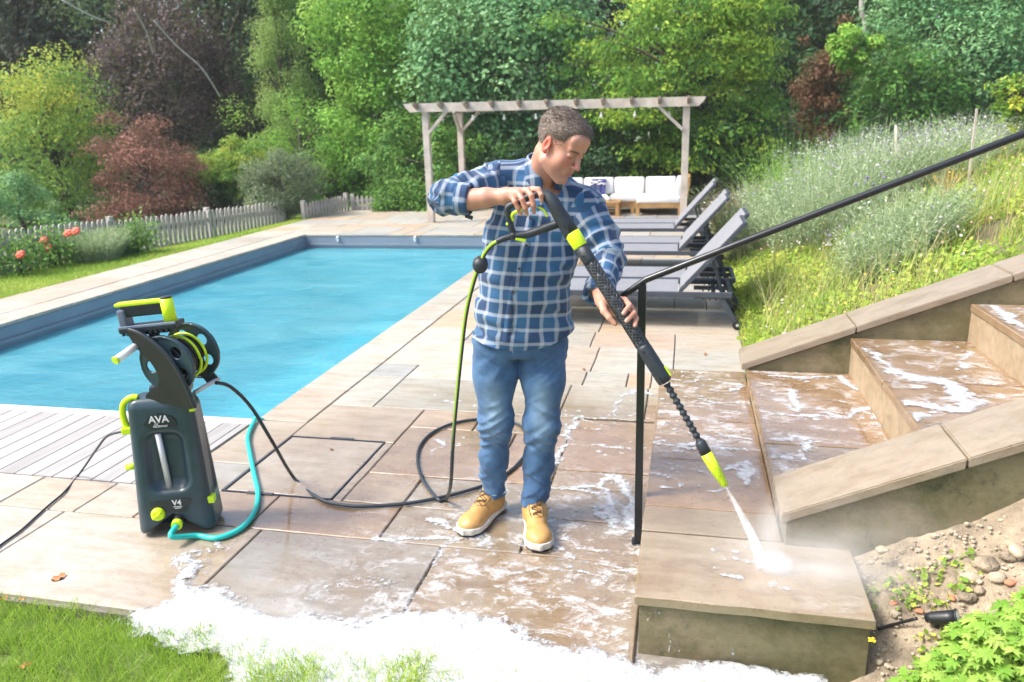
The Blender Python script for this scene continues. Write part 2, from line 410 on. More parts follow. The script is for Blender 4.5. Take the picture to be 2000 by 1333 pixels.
# ------------------------------------------------------------------ patio slabs
SL = [(.41, .37, .30), (.42, .365, .295), (.385, .375, .325), (.42, .34, .265), (.46, .425, .365), (.37, .375, .36), (.45, .345, .24)]
class Slabs:
    def __init__(s): s.V = []; s.Q = []; s.c = []; s.w = []
    def add(s, x0, x1, y0, y1, z=0., col=None, th=.03, n=None, wet=None):
        g = .0042; x0 += g; x1 -= g; y0 += g; y1 -= g; b = .004
        if x1-x0 < .02 or y1-y0 < .02: return
        col = col if col is not None else SL[rng.integers(len(SL))]
        col = tuple(np.array(col)*(1+rng.uniform(-.09, .09)))
        nx = max(1, int((x1-x0)/.12)) if y0 < 7 else 1; ny = max(1, int((y1-y0)/.12)) if y0 < 7 else 1
        xs = np.r_[x0, np.linspace(x0+b, x1-b, nx+1), x1]; ys = np.r_[y0, np.linspace(y0+b, y1-b, ny+1), y1]
        X, Y = np.meshgrid(xs, ys, indexing='ij'); Z = np.full(X.shape, float(z)); Z[0] -= b; Z[-1] -= b; Z[:, 0] -= b; Z[:, -1] -= b
        jit = rng.uniform(-.0015, .0015); Z += jit; q_ = np.stack([X, Y, X*0], -1); X = X+.003*noise(q_, 9, 1); Y = Y+.003*noise(q_, 9, 2)
        # outer ring then down
        i0 = sum(len(v) for v in s.V); V = np.stack([X, Y, Z], -1).reshape(-1, 3); a, c = X.shape
        i = np.arange(a*c).reshape(a, c)+i0; Q = [np.stack([i[:-1, :-1], i[1:, :-1], i[1:, 1:], i[:-1, 1:]], -1).reshape(-1, 4)]
        ring = np.r_[i[:, 0], i[-1, 1:], i[-2::-1, -1], i[0, -2:0:-1]]
        D = V[ring-i0].copy(); D[:, 2] = z-th; k = len(ring); j = np.arange(k)+i0+len(V)
        Q.append(np.stack([j, np.roll(j, -1), np.roll(ring, -1), ring], -1))
        V = np.r_[V, D]; s.V.append(V); s.Q += Q; s.c.append(np.tile(np.r_[col, 1], (len(V), 1))); s.w.append(wetness(V[:, 0], V[:, 1]) if wet is None else np.full(len(V), wet))
    def out(s, name, m):
        o = npmesh(name, np.concatenate(s.V), np.concatenate(s.Q), m)
        a = o.data.attributes.new('slab', 'FLOAT_COLOR', 'POINT'); a.data.foreach_set('color', np.concatenate(s.c).astype(np.float32).ravel())
        vattr(o, 'wet', np.concatenate(s.w)); return tag(o, kind='structure')
def wetness(X, Y):
    P = np.stack([X, Y, X*0], -1); n = fbm(P, 1.7, 3, 4)*.35
    d = np.minimum(1.9-np.hypot((X+.35)/1.15, (Y-3.1)/1.0), 9)
    return np.clip((d+n)*1.4, 0, 1)
sl = Slabs()
Y0 = 2.085
# front border row and the next rows (joints read from the paving)
def row(y0, y1, xs, cols=None, z=0., wet=None):
    for i in range(len(xs)-1): sl.add(xs[i], xs[i+1], y0, y1, z, None if cols is None else cols[i], wet=wet)
T1, T2, T3, T4, T5, T6, T7 = SL
row(Y0, 2.71, [-5.2, -4.3, -3.5, -2.80, -1.78, -.95, -.118], [T5, T3, T5, T5, T6, T1])
row(2.71, 3.02, [-5.2, -4.6, -3.9, -3.2, -2.76, -2.44, -1.865, -1.24, -.62, -.118], [T5, T3, T5, T2, T5, T4, T4, T3, T1])
# hatch cover and strips round it
sl.add(-2.165, -1.60, 3.03, 3.705, .002, T5)
sl.add(-1.60, -1.545, 3.02, 3.71, 0, T5)
row(3.02, 3.33, [-2.51, -2.18]); row(3.33, 3.925, [-2.51, -2.18]); row(3.02, 3.33, [-1.545, -1.244, -.60, -.118], [T2, T3, T1])
row(3.33, 3.95, [-1.545, -.90], [T4]); row(3.33, 3.52, [-.90, -.60, -.118], [T7, T2]); row(3.52, 4.21, [-.60, -.118], [T4])
row(3.71, 4.24, [-2.18, -1.545], [T2]); row(3.95, 4.24, [-1.545, -1.16], [T4]); row(3.52, 3.95, [-.90, -.60], [T4]); row(3.95, 4.24, [-1.16, -.60], [T1])
row(4.24, 4.83, [-2.18, -1.89, -1.2, -.71, -.20], [T3, T3, T3, T3]); row(4.24, 4.52, [-.20, .47], [T4]); row(4.52, 4.83, [-.20, .47], [T1])
row(4.83, 5.13, [-2.18, -1.89, -1.2, -.64, -.35, -.19, .49], [T6, T5, T1, T3, T7, T1])
y = 5.13
def strip(x0, x1, y, h, zz=0.):
    x = x0
    while x < x1-.01:
        w_ = random.choice([.3, .45, .6, .75, .9]); w_ = w_ if x+w_ < x1-.2 else x1-x
        sl.add(x, x+w_, y, y+h, zz); x += w_
row(5.13, 5.75, [-2.18, -1.3, -.62, -.05, .50], [T5, T2, T3, T3]); row(5.75, 6.2, [-2.18, -1.74, -.70, -.05, .50], [T5, T3, T4, T1])
y = 6.2
while y < 12.1: h = random.choice([.3, .45, .6, .6]); strip(-2.18, .47+.03*math.sin(y*1.3), y, h); y += h
for yy in np.arange(3.93, 12.05, .62): sl.add(-2.525, -2.185, yy, min(yy+.62, 12.08), 0, SL[[4, 4, 1, 4, 2][int(yy*7) % 5]], wet=.0)
yy = y
y = 12.03
for k, h in enumerate([.36, .6, .45, .6, .6, .6, .6]):
    x = -7.4 if k else -6.36
    strip(x, -2.19 if y < yy-.01 else .45, y, h)
    if y < yy-.01 and y+h > yy: pass
    y += h
yfar = y
for yy in np.arange(2.4, 12.6, .55):
    sl.add(-6.72, -6.35, yy, yy+.55, 0, T5, wet=0); 
for yy in np.arange(2.4, 12.6, .72): sl.add(-7.40, -6.73, yy, yy+.72, 0, SL[[4, 1, 4, 2][int(yy*5) % 4]], wet=0)
sl.add(-6.36, -4.6, 2.4, 3.0, 0, T5)
patio = sl.out('patio', m_stone)
b = B(); b.box((-1.2, 9.05-.0, -.06), (2.62, 13.96, .09)); b.box((-3.85, 2.95, -.06), (2.7, 1.72, .09)); b.box((-6.88, 7.4, -.06), (1.03, 10.1, .09)); b.box((-4.0, 14.15, -.0601), (6.8, 4.1, .09))
tag(b.out('patio_bed', m_joint), kind='structure')
# hatch frame
b = B()
for a, c in (((-2.172, 3.024, 0), (-2.172, 3.712, 0)), ((-1.602, 3.024, 0), (-1.602, 3.712, 0)), ((-2.172, 3.024, 0), (-1.602, 3.024, 0)), ((-2.172, 3.712, 0), (-1.602, 3.712, 0))): b.bar(a, c, .007, .008)
b.box((-1.97, 3.018, .004), (.14, .02, .008), bev=.002); b.box((-1.86, 3.716, .004), (.14, .02, .008), bev=.002)
tag(b.out('hatch_frame', m_lframe), 'thin dark metal frame with lifting slots round the square drain cover slab', 'drain cover')
# decking
dk = []; V = []; Q = []; tn = []
xx = -5.4
while xx < -2.53:
    w_ = .118; x1 = min(xx+w_, -2.515); t_ = rng.random()
    for (ya, yb) in ((3.02, 3.845),):
        b0 = len(V); V += [(xx, ya, -.02), (x1-.008, ya, -.02), (x1-.008, yb, -.02), (xx, yb, -.02), (xx, ya, .002), (x1-.008, ya, .002), (x1-.008, yb, .002), (xx, yb, .002)]
        Q += [[b0+i for i in q] for q in ((4, 5, 6, 7), (0, 1, 5, 4), (1, 2, 6, 5), (2, 3, 7, 6), (3, 0, 4, 7))]; tn += [t_]*8
    xx += w_
o = npmesh('decking', np.array(V), np.array(Q), m_decking); vattr(o, 'tint', tn); tag(o, kind='structure')
tag(B().box((-4.44, 3.885, -.02), (3.84, .075, .05), bev=.006).out('pool_edge_trim', m_white), kind='structure')

# ------------------------------------------------------------------ pool
PX0, PX1, PY0, PY1, WZ = -6.36, -2.52, 3.925, 12.04, -.235
b = B(); D = -1.5
b.box(((PX0+PX1)/2, (PY0+PY1)/2, D-.05), (PX1-PX0+.2, PY1-PY0+.2, .1))
for x in (PX0-.05, PX1+.05): b.box((x, (PY0+PY1)/2, (D+WZ)/2-.06), (.1, PY1-PY0+.2, WZ-D+.0))
for y in (PY0-.05, PY1+.05): b.box(((PX0+PX1)/2, y, (D+WZ)/2-.06), (PX1-PX0, .1, WZ-D))
tag(b.out('pool_basin', m_liner), kind='structure')
b = B()
for x, s_ in ((PX0-.045, 1), (PX1+.045, -1)): b.box((x, (PY0+PY1)/2, -.17), (.09, PY1-PY0+.18, .27), bev=.01)
for y in (PY0-.045, PY1+.045): b.box(((PX0+PX1)/2, y, -.1701), (PX1-PX0, .09, .27), bev=.01)
b.box(((PX0+PX1)/2, PY1-.012, -.17), (PX1-PX0-.01, .03, .035)); b.box((PX0+.012, (PY0+PY1)/2, -.17), (.03, PY1-PY0-.1, .035))
tag(b.out('pool_liner_band', m_liner_band), kind='structure')
o = grid('pool_water', PX0, PX1, PY0, PY1, 60, 120, lambda X, Y: WZ+nz(X, Y, 2.2, .003), m_water); tag(o, kind='structure')
for px, nm in ((660, 'left'), (811, 'right')):
    p = AT(px, 466, PY1-.02); b = B(); b.box((p.x, PY1-.02, -.07), (.035, .03, .09), bev=.006); b.cyl((p.x, PY1-.03, -.05), (p.x, PY1-.07, -.06), .018)
    tag(b.out('pool_inlet', m_white), 'small white fitting on the far pool wall, '+('nearer the far left pool corner' if nm == 'left' else 'nearer the pergola front post'), 'pool fitting', 'white fittings on the far pool wall')

# ------------------------------------------------------------------ steps and parapets
LZ = .215; XL = -.118; X1 = .378; Z2 = .300; X2 = .915; Z3 = .505; X3 = 1.49; Z4 = .71; X4 = 2.05; Z5 = .915; X5 = 2.62
YN0, YN1, YF0, YF1 = 2.572, 2.86, 4.36, 4.66
b = B()
b.box(((XL+.6)/2, (2.185+2.562)/2, LZ/2-.12), (.6-XL-.02, 2.562-2.185-.02, LZ+.15)); b.box(((XL+X1)/2, (2.562+4.58)/2, LZ/2-.12), (X1-XL-.02, 4.58-2.562, LZ+.15))
tag(b.out('landing_base', m_side), kind='structure')
sl = Slabs()
CW = [(.40, .35, .27), (.41, .32, .225), (.43, .335, .235), (.38, .33, .26)]
sl.add(XL-.008, .605, 2.176, 2.60, LZ, (.40, .36, .28), .035, wet=.75); sl.add(XL-.008, X1, 2.60, 2.80, LZ, (.40, .36, .28), .035, wet=.75)
for a, c, k in ((2.80, 3.26, 1), (3.26, 3.75, 1), (3.75, 4.22, 2), (4.22, 4.585, 1)): sl.add(XL-.008, X1, a, c, LZ, CW[k], .035, wet=1.)
for a, c, k in ((YN1-.05, 3.30, 3), (3.30, 3.72, 2), (3.72, YF0, 1)): sl.add(X1-.012, X2+.01, a, c, Z2, CW[k], .035, wet=1.)
for a, c in ((YN1-.05, 3.62), (3.62, YF0)): sl.add(X2-.014, X3+.01, a, c, Z3, CW[1], .035, wet=.9)
for a, c in ((YN1-.05, 3.62), (3.62, YF0)): sl.add(X3-.014, X4+.01, a, c, Z4, CW[1], .035, wet=.8)
for a, c in ((YN1-.05, 3.62), (3.62, YF0)): sl.add(X4-.014, X5+.3, a, c, Z5, CW[1], .035, wet=.8)
tag(sl.out('stair_treads', m_stone), kind='structure')
b = B()
for xa, xb, za in ((X1, X2-.001, Z2), (X2, X3-.001, Z3), (X3, X4-.001, Z4), (X4, X5+.3, Z5)):
    b.box(((xa+xb)/2, (YN1-.06+YF0+.02)/2, (za-.035-.2)/2), (xb-xa, YF0-YN1+.08, za-.035+.2))
tag(b.out('stair_risers', m_riser), kind='structure')
def zn(x): return .345+.447*(x-.365)
def zf(x): return .345+.405*(x-.365)
def parapet(nm, y0, y1, zt, xe, base_lo, label):
    e = empty(nm, (.4, (y0+y1)/2, 0), 0, label, 'wall'); ix, iy = .4, (y0+y1)/2
    xs = [X1, X1+.001, xe]; b = B(); b.m = Matrix.Translation((-ix, -iy, 0))
    b.prism([(X1+.004, -.25), (xe, -.25), (xe, zt(xe)-.04), (X1+.004, zt(X1)-.045)], y0+.006, y1-.006)
    b.out('wall_body', m_side, e)
    cuts = [X1-.02, .925, 1.62, 2.4, xe]
    if y0 > 4: cuts = [X1-.04, .93, 1.66, 2.4, xe]
    for i in range(len(cuts)-1):
        xa, xb = cuts[i]+.003, cuts[i+1]-.003; b = B(); b.m = Matrix.Translation((-ix, -iy, 0))
        b.prism([(xa, zt(xa)-.038), (xb, zt(xb)-.038), (xb, zt(xb)), (xa, zt(xa))], y0-.012, y1+.010); o = b.out('coping_slab', m_cop, e, bevel=.004)
    return e
parapet('parapet_wall', YN0, YN1, zn, 3.3, 0, 'mossy sloping side wall with smooth tan coping, nearest side of the garden steps')
parapet('parapet_wall', YF0, YF1, zf, 3.3, 0, 'sloping side wall with tan coping on the far side of the steps, below the flower bank')

# ------------------------------------------------------------------ handrail
rb = G(1246, 1060); hr = empty('handrail', rb, 0, 'black steel handrail on one square post, sloping up over the garden steps', 'handrail')
b = B(); b.box((0, 0, .545), (.030, .030, 1.09), bev=.002); b.box((0, 0, .004), (.05, .05, .008)); b.out('post', m_rail, hr)
rp = [AT(x, y, rb.y)-rb for x, y in ((1262, 546), (1480, 465), (1740, 364), (2000, 262))]
d = (rp[-1]-rp[0]).normalized(); end = rp[-1]+d*2.2
P = [(-.085, 0, 1.035), (-.10, 0, 1.028), (-.108, .0, 1.010), (-.10, 0, .99), (-.06, 0, .975)]
path = catmull([Vector(p) for p in P[::-1]]+[Vector((-.06, 0, 1.055)), rp[0]+Vector((0, 0, -.001))], 6)+[rp[0]+d*.4, rp[0]+d*1.2, end]
b = B(); b.tube(path, .0128, 14); b.out('rail', m_rail, hr)
B().box(tuple(end-d*.8+Vector((0, 0, -.5))), (.03, .03, 1.0)).out('post', m_rail, hr)

# ------------------------------------------------------------------ pergola
PY_, PYB = 13.634, 15.75
pg = empty('pergola', (-2.3, PY_, 0), 0, 'pale weathered timber pergola standing on the far terrace over the white sofa', 'pergola')
def pgb(): b = B(); b.m = Matrix.Translation((2.3, -PY_, 0)); return b
PXL, PXR = -4.60, -.04
for x, y, h in ((PXL, PY_, 1.99), (PXR, PY_, 1.93), (PXL+.02, PYB, 2.0), (PXR, PYB, 2.0)):
    b = pgb(); b.box((x, y, h/2), (.115, .115, h), bev=.006); b.out('post', m_pwood, pg)
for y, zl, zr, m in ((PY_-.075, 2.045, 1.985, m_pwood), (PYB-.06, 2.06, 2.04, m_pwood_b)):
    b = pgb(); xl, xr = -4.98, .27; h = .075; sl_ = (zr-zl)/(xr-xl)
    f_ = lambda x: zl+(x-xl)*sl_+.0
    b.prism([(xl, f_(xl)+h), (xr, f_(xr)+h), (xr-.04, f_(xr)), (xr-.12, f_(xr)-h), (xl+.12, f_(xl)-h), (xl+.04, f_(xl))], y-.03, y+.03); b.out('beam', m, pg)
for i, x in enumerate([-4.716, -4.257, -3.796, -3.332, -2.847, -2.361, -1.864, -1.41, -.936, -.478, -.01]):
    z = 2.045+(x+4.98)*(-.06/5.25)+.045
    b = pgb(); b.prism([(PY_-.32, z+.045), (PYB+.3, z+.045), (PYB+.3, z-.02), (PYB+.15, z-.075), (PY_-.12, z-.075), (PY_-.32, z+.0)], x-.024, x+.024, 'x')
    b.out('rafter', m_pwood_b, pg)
for a, c in (((PXL+.05, PY_-.04, 1.60), (PXL+.42, PY_-.04, 1.98)), ((PXR-.05, PY_-.04, 1.54), (PXR-.46, PY_-.04, 1.93)), ((PXL+.06, PYB, 1.62), (PXL+.42, PYB, 1.98)), ((PXL+.02, PYB-.06, 1.62), (PXL+.02, PYB-.45, 1.98)), ((-2.72, PY_+.4, 2.0), (-2.3, PY_-.0, 1.62))):
    if a[0] == -2.72: continue
    b = pgb(); b.bar(a, c, .05, .08, (0, 1, 0)); b.out('brace', m_pwood, pg)
sl_e = empty('string_lights', (-2.3, PY_, 1.95), 0, 'string of small white globe bulbs hanging under the pergola front beam', 'string lights')
b = B(); b.m = Matrix.Translation((2.3, -PY_, -1.95)); bulbs = []; pts = []
sx = np.linspace(PXL, PXR, 9)
for i in range(8):
    for k in range(6):
        t = k/6; x = sx[i]+(sx[i+1]-sx[i])*t; pts.append((x, PY_+.06, 1.95-.05*math.sin(t*math.pi)-(x+4.6)*.011))
        if k == 3: bulbs.append((x, PY_+.06, pts[-1][2]))
pts.append((PXR, PY_+.06, 1.90)); b.tube(pts, .006, 5); b.out('cable', m_black, sl_e)
for i, p in enumerate(bulbs):
    b = B(); b.m = Matrix.Translation((2.3, -PY_, -1.95)); b.cyl(p, (p[0], p[1], p[2]-.04), .012, 8); b.ball((p[0], p[1], p[2]-.065), .028, 12); b.out('bulb', m_white, sl_e)

# ------------------------------------------------------------------ corner sofa, table, throw, flowers
so = empty('corner_sofa', (-1.6, 15.3, 0), 0, 'white cushioned teak corner sofa with a chaise end, under the pergola', 'sofa')
def sb(): b = B(); b.m = Matrix.Translation((1.6, -15.3, 0)); return b
b = sb()   # frame : back run X -3.6..-.1 , chaise X -.93..-.06, Y 14.6..15.5
b.box((-1.85, 15.35, .22), (3.5, .72, .06)); b.box((-1.85, 15.02, .17), (3.5, .04, .10))
for x in (-3.55, -2.6, -1.7, -1.0): b.box((x, 15.02, .10), (.07, .07, .20))
b.box((-.50, 14.96, .225), (.80, .74, .05)); b.box((-.50, 14.60, .19), (.86, .045, .09)); b.box((-.90, 14.97, .19), (.045, .72, .085)); b.box((-.09, 15.0, .19), (.045, .8, .085))
for x, y in ((-.88, 14.61), (-.11, 14.61), (-.88, 15.3), (-.11, 15.6)): b.box((x, y, .105), (.065, .065, .21))
for k in range(9): b.bar((-.07, 14.62+.1*k, .22), (.045, 14.70+.1*k, .66-.0*k), .018, .05, (0, 1, 0))
b.bar((.04, 14.62, .66), (.04, 15.7, .66), .04, .05); b.bar((-.03, 14.60, .16), (.05, 14.66, .66), .05, .04, (0, 1, 0))
b.box((-1.85, 15.74, .38), (3.6, .04, .40)); b.out('frame', m_teak, so)
def cushion(c, s_, rot=None, m=m_cush, nm='cushion'):
    b = sb(); b.box(c, s_, rot, bev=min(s_)*.28); o = b.out(nm, m, so, smooth=True); return o
for x in (-3.15, -2.25, -1.35): cushion((x, 15.26, .28), (.88, .60, .12), nm='seat_cushion')
cushion((-.50, 14.95, .29), (.80, .78, .12), nm='seat_cushion')
rx = Matrix.Rotation(R(-12), 3, 'X')
for x in (-2.92, -2.31, -1.70, -1.10, -.49): cushion((x, 15.52, .47), (.585, .16, .36), rx, nm='back_cushion')
cushion((-.14, 14.98, .50), (.15, .70, .36), Matrix.Rotation(R(14), 3, 'Y'), nm='back_cushion')
tb = empty('coffee_table', (-1.75, 14.75, 0), 0, 'low slatted orange teak table in front of the white sofa', 'table')
b = B()
for k in range(8): b.box((0, -.24+.07*k, .255), (1.1, .058, .025))
b.out('tabletop', m_teak, tb)
for x in (-.5, .5):
    for y in (-.22, .22): B().box((x, y, .12), (.065, .065, .24), bev=.004).out('leg', m_teak, tb)
B().box((0, -.22, .21), (.95, .03, .06)).box((0, .22, .21), (.95, .03, .06)).box((0, 0, .07), (.95, .05, .03)).out('rail', m_teak, tb)
pp = empty('throw_blanket', (-1.70, 15.42, .30), 0, 'indigo blue throw hanging over a back cushion of the white sofa', 'blanket')
V = []; nx, nyy = 13, 24
for i in range(nx):
    for j in range(nyy):
        u = i/(nx-1); v = j/(nyy-1); x = (u-.5)*.26*(1+.15*v)+.012*math.sin(v*7+u*5)
        if v < .35: y = .22-.3*v; z = .40-.3*(.35-v)
        else: y = -.04+.05*math.sin(u*19)*.4-.12*(v-.35)-.0; z = .40-(v-.35)*.62
        if v < .35: y = .16; z = .38-.55*(.35-v)
        V.append((x, y-.06, z-.06))
F = [(i*nyy+j, (i+1)*nyy+j, (i+1)*nyy+j+1, i*nyy+j+1) for i in range(nx-1) for j in range(nyy-1)]
o = mesh('blanket_cloth', V, F, m_blue_throw, pp, True); md = o.modifiers.new('s', 'SOLIDIFY'); md.thickness = .012
m_stemg = M('green stems', (.06, .13, .03), .7)
m_petal = M('white petals', (.85, .84, .82), .7, .05, bump=0)
m_glass = M('pale glass jar', (.6, .66, .62), .1, .1, bump=0)
vf = empty('flower_vase', (-1.66, 14.72, .27), 0, 'glass vase of white flowers standing on the teak table', 'vase')
B().tube([(0, 0, 0), (0, 0, .02), (0, 0, .09), (0, 0, .13)], [.03, .045, .045, .03], 14).out('jar', m_glass, vf)
b = B(); pass
for k in range(9):
    a = k*2.4; r_ = .05+.012*k; b.tube([(0, 0, .05), (r_*.4*math.cos(a), r_*.4*math.sin(a), .2), (r_*math.cos(a), r_*math.sin(a), .30+.02*(k % 4))], .003, 5)
b.out('stems', m_stemg, vf)
for k in range(9):
    a = k*2.4; r_ = .05+.012*k; b = B(); c = Vector((r_*math.cos(a), r_*math.sin(a), .31+.02*(k % 4)))
    for q in range(5): b.ball(c+Vector((.022*math.cos(q*1.256), .022*math.sin(q*1.256), 0)), .02, 8, (1, 1, .5))
    b.out('flower', m_petal, vf)
vp_ = empty('potted_plant', (-1.42, 14.66, .27), 0, 'small green potted plant on the teak table', 'plant')
B().tube([(0, 0, 0), (0, 0, .08)], [.035, .05], 14).out('pot', m_white, vp_)
b = B()
for k in range(14): a = k*2.4; b.tube([(0, 0, .07), (.03*math.cos(a), .03*math.sin(a), .12), (.075*math.cos(a), .075*math.sin(a), .13+.01*(k % 3))], [.004, .010, .002], 5)
b.out('leaves', m_stemg, vp_)

# ------------------------------------------------------------------ sun loungers
def make_lounger():
    e = empty('sun_lounger'); W = .56; L_ = 1.40    # local: x 0 = hinge, -x foot end ; y across ; z .30 seat
    b = B(); zr = .285
    for y in (-W/2, W/2): b.box((-.49, y, zr), (1.83, .028, .045), bev=.005)
    b.box((-1.39, 0, zr), (.03, W-.03, .04)); b.box((.41, 0, zr-.004), (.03, W-.03, .04)); b.box((.28, 0, zr-.02), (.03, W-.03, .03)); b.out('frame', m_lframe, e)
    b = B(); b.box((-.695, 0, .303), (1.36, W-.036, .006)); b.out('seat_sling', m_lfab, e)
    a = R(48.5); u = Vector((math.cos(a), 0, math.sin(a))); n_ = Vector((-math.sin(a), 0, math.cos(a)))
    b = B()
    o0 = Vector((.0, 0, .30))
    for y in (-W/2+.02, W/2-.02): b.bar(o0+Vector((0, y, 0)), o0+u*.76+Vector((0, y, 0)), .025, .035, (0, 1, 0))
    for t in (.02, .755): b.bar(o0+u*t+Vector((0, -W/2+.02, 0)), o0+u*t+Vector((0, W/2-.02, 0)), .03, .025)
    b.out('back_frame', m_lframe, e)
    b = B(); b.bar(o0+u*.03+n_*.02, o0+u*.75+n_*.02, .006, W-.045, (0, 1, 0)); o = b.out('back_sling', m_lfab, e)
    for y in (-.18, .18):
        b = B(); b.bar(o0+u*.38+Vector((0, y, 0)), (.36, y, .24), .022, .016, (0, 1, 0)); b.bar((.12, y, .25), (.41, y, .25), .02, .035)
        for k in range(4): b.box((.20+.05*k, y, .235), (.014, .03, .03))
        b.out('prop', m_lframe, e)
    for y in (-W/2+.01, W/2-.01):
        B().bar((.33, y, .27), (.46, y, .055), .045, .028, (0, 1, 0), bev=.004).out('leg', m_lframe, e)
        B().bar((-1.33, y, .27), (-1.38, y, .0), .045, .028, (0, 1, 0), bev=.004).out('leg', m_lframe, e)
        b = B(); s_ = -1 if y < 0 else 1; b.cyl((.475, y+s_*.018, .04), (.475, y+s_*.045, .04), .04, 20); o = b.out('wheel', m_black, e)
        B().cyl((.475, y+s_*.044, .04), (.475, y+s_*.05, .04), .012, 10).out('hub', m_alu, o)
    return e
lg0 = make_lounger()
labs = ['grey sling sun lounger nearest the man, front one of the nearest pair', 'grey sling sun lounger directly behind the nearest one, second from the steps',
        'grey sun lounger in the middle pair, its nearer half', 'grey sun lounger in the middle pair, its farther half',
        'grey sun lounger in the farthest pair, on the side towards the camera', 'grey sun lounger closest to the sofa, last of the row']
for i, (x, y) in enumerate(((-.03, 6.68), (.03, 7.30), (-.06, 8.80), (-.03, 9.42), (-.14, 10.70), (-.10, 11.32))):
    o = lg0 if i == 0 else copy_tree(lg0)
    o.location = (x, y, .004); tag(o, labs[i], 'sun lounger', 'grey sun loungers beside the pool')

# ------------------------------------------------------------------ picket fence
def fence(a, c, n, h, label, steps=()):
    a = Vector(a); c = Vector(c); e = empty('picket_fence', a, math.atan2(c.y-a.y, c.x-a.x), label, 'fence', 'silvery picket fences behind the pool'); Ln = (c-a).length
    for k in range(n+1):
        B().box((Ln*k/n, .05, h*.5+.01+(c.z-a.z)*k/n), (.085, .085, h+.05), bev=.01).out('post', m_fence, e)
    for z in (.14, h*.74): B().bar((0, .016, z), (Ln, .014, z+c.z-a.z), .028, .06).out('rail', m_fence, e)
    tz = (c.z-a.z)/Ln; w_ = .066; proto = None; k = 0; x = .03
    while x < Ln-.03 and k < 98:
        if proto is None:
            b = B(); hh = h; pl = [(-w_/2, .02), (w_/2, .02), (w_/2, hh-.05), (w_*.33, hh-.015), (0, hh), (-w_*.33, hh-.015), (-w_/2, hh-.05)]
            b.prism(pl, -.018, 0); o = proto = b.out('picket', m_fence, e)
        else: o = proto.copy(); COL.objects.link(o); o.parent = e
        o.location = (x, random.uniform(-.004, .002), tz*x+random.uniform(-.012, .012)); o.rotation_euler = (0, random.uniform(-.015, .015), 0); k += 1; x += .102
fence((-8.95, 6.2, -.0), (-8.75, 10.4, -.17), 2, .64, 'silvery picket fence run behind the roses, leftmost in view')
fence((-8.75, 10.4, -.22), (-7.95, 14.3, -.30), 2, .66, 'silvery picket fence run between the lavender and the olive willow bush')
fence((-7.5, 14.35, -.20), (-7.25, 15.85, -.18), 1, .52, 'short grey picket fence run just behind the olive bush')
fence((-7.2, 15.95, -.10), (-5.7, 16.1, -.10), 1, .40, 'grey picket fence run along the end of the terrace, left of the pergola')

# ------------------------------------------------------------------ pressure washer
MX = Vector((.94, .34, 0)).normalized()
mw = empty('pressure_washer', (-2.155, 2.685, 0), math.atan2(MX.y, MX.x), 'tall slate and lime pressure washer with hose reel, standing by the pool corner', 'pressure washer')
def f_body(P):
    z = P[:, 2]; t = np.clip(z/.62, 0, 1); hw = .162-.030*t; hd = .105-.032*t
    q = P.copy(); q[:, 0] /= hw/.15; q[:, 1] /= hd/.10
    d = rbox(q, (0, 0, .31), (.15, .10, .315), .045)*.75
    d = smax(d, (P[:, 2]-.635+.9*np.maximum(P[:, 0]-.07, 0)+.25*np.maximum(-P[:, 0]-.08, 0)), .02)
    rec = rbox(P, (-.002, -.10, .345), (.083, .052, .135), .05); d = smax(d, -rec, .018)
    # splayed feet: arch cut out of the front foot
    ar = np.maximum(P[:, 2]-.105+.72*np.abs(P[:, 0]+.005), P[:, 1]-.03); d = smax(d, -ar, .02)
    # side channel
    d = smax(d, -rbox(P, (.165, .0, .36), (.022, .045, .20), .02), .01)
    return d
V, Q = sculpt(f_body, (-.19, -.14, -.01), (.19, .14, .66), .004)
npmesh('housing', V, Q, m_slate, mw, True)
b = B(); b.bm; b.tube([(-.012, -.062, .215), (-.022, -.068, .47)], .0125, 16); b.out('lance_tube', m_alu, mw)
def yfr(z): return -(.105-.032*z/.62)
# label plate with lettering
def plate(name, poly, y, z, th, m, par):
    b = B(); b.prism(poly, y, y-th); return b.out(name, m, par, bevel=.002)
zc = .53; y_ = yfr(zc)+.004
pl = plate('badge', [(-.070, zc-.012), (-.048, zc-.036), (.0, zc-.030), (.06, zc-.030), (.066, zc-.005), (.05, zc+.02), (.0, zc+.036), (-.035, zc+.03)], y_, zc, .010, m_slate_d, mw)
def text(s, size, loc, name, par, m=m_white_print, depth=.0012, bold=0):
    c = bpy.data.curves.new(name, 'FONT'); c.body = s; c.size = size; c.extrude = depth; c.align_x = 'CENTER'; c.offset = bold
    o = bpy.data.objects.new(name, c); COL.objects.link(o); dg = bpy.context.evaluated_depsgraph_get()
    me = bpy.data.meshes.new_from_object(o.evaluated_get(dg)); bpy.data.objects.remove(o)
    o = link(name, me, m, par); o.location = loc; o.rotation_euler = (R(90), 0, 0); return o
text('AVA', .042, (-.004, y_-.0112, zc-.004), 'lettering', pl, bold=.0008); text('OF', .012, (-.016, y_-.0112, zc-.016), 'lettering', pl); text('NORWAY', .013, (.0, y_-.0112, zc-.026), 'lettering', pl)
zc2 = .135; y2 = yfr(zc2)+.003
pl2 = plate('control_panel', [(-.095, zc2-.035), (.06, zc2-.02), (.085, zc2+.035), (.06, zc2+.045), (-.02, zc2+.04), (-.09, zc2+.035)], y2+.006, zc2, .010, m_slate_d, mw)
text('V4', .034, (.020, y2-.0055, zc2+.014), 'lettering', pl2, bold=.0006)
for k in range(2): B().box((.022, y2-.0052, zc2+.006-.007*k), (.036-.01*k, .001, .003)).out('print_line', m_white_print, pl2)
b = B(); b.tube([(-.062, y2, .115), (-.062, y2-.012, .115), (-.062, y2-.022, .115), (-.062, y2-.026, .115)], [.029, .029, .026, .018], 24); kn = b.out('dial', m_lime, mw)
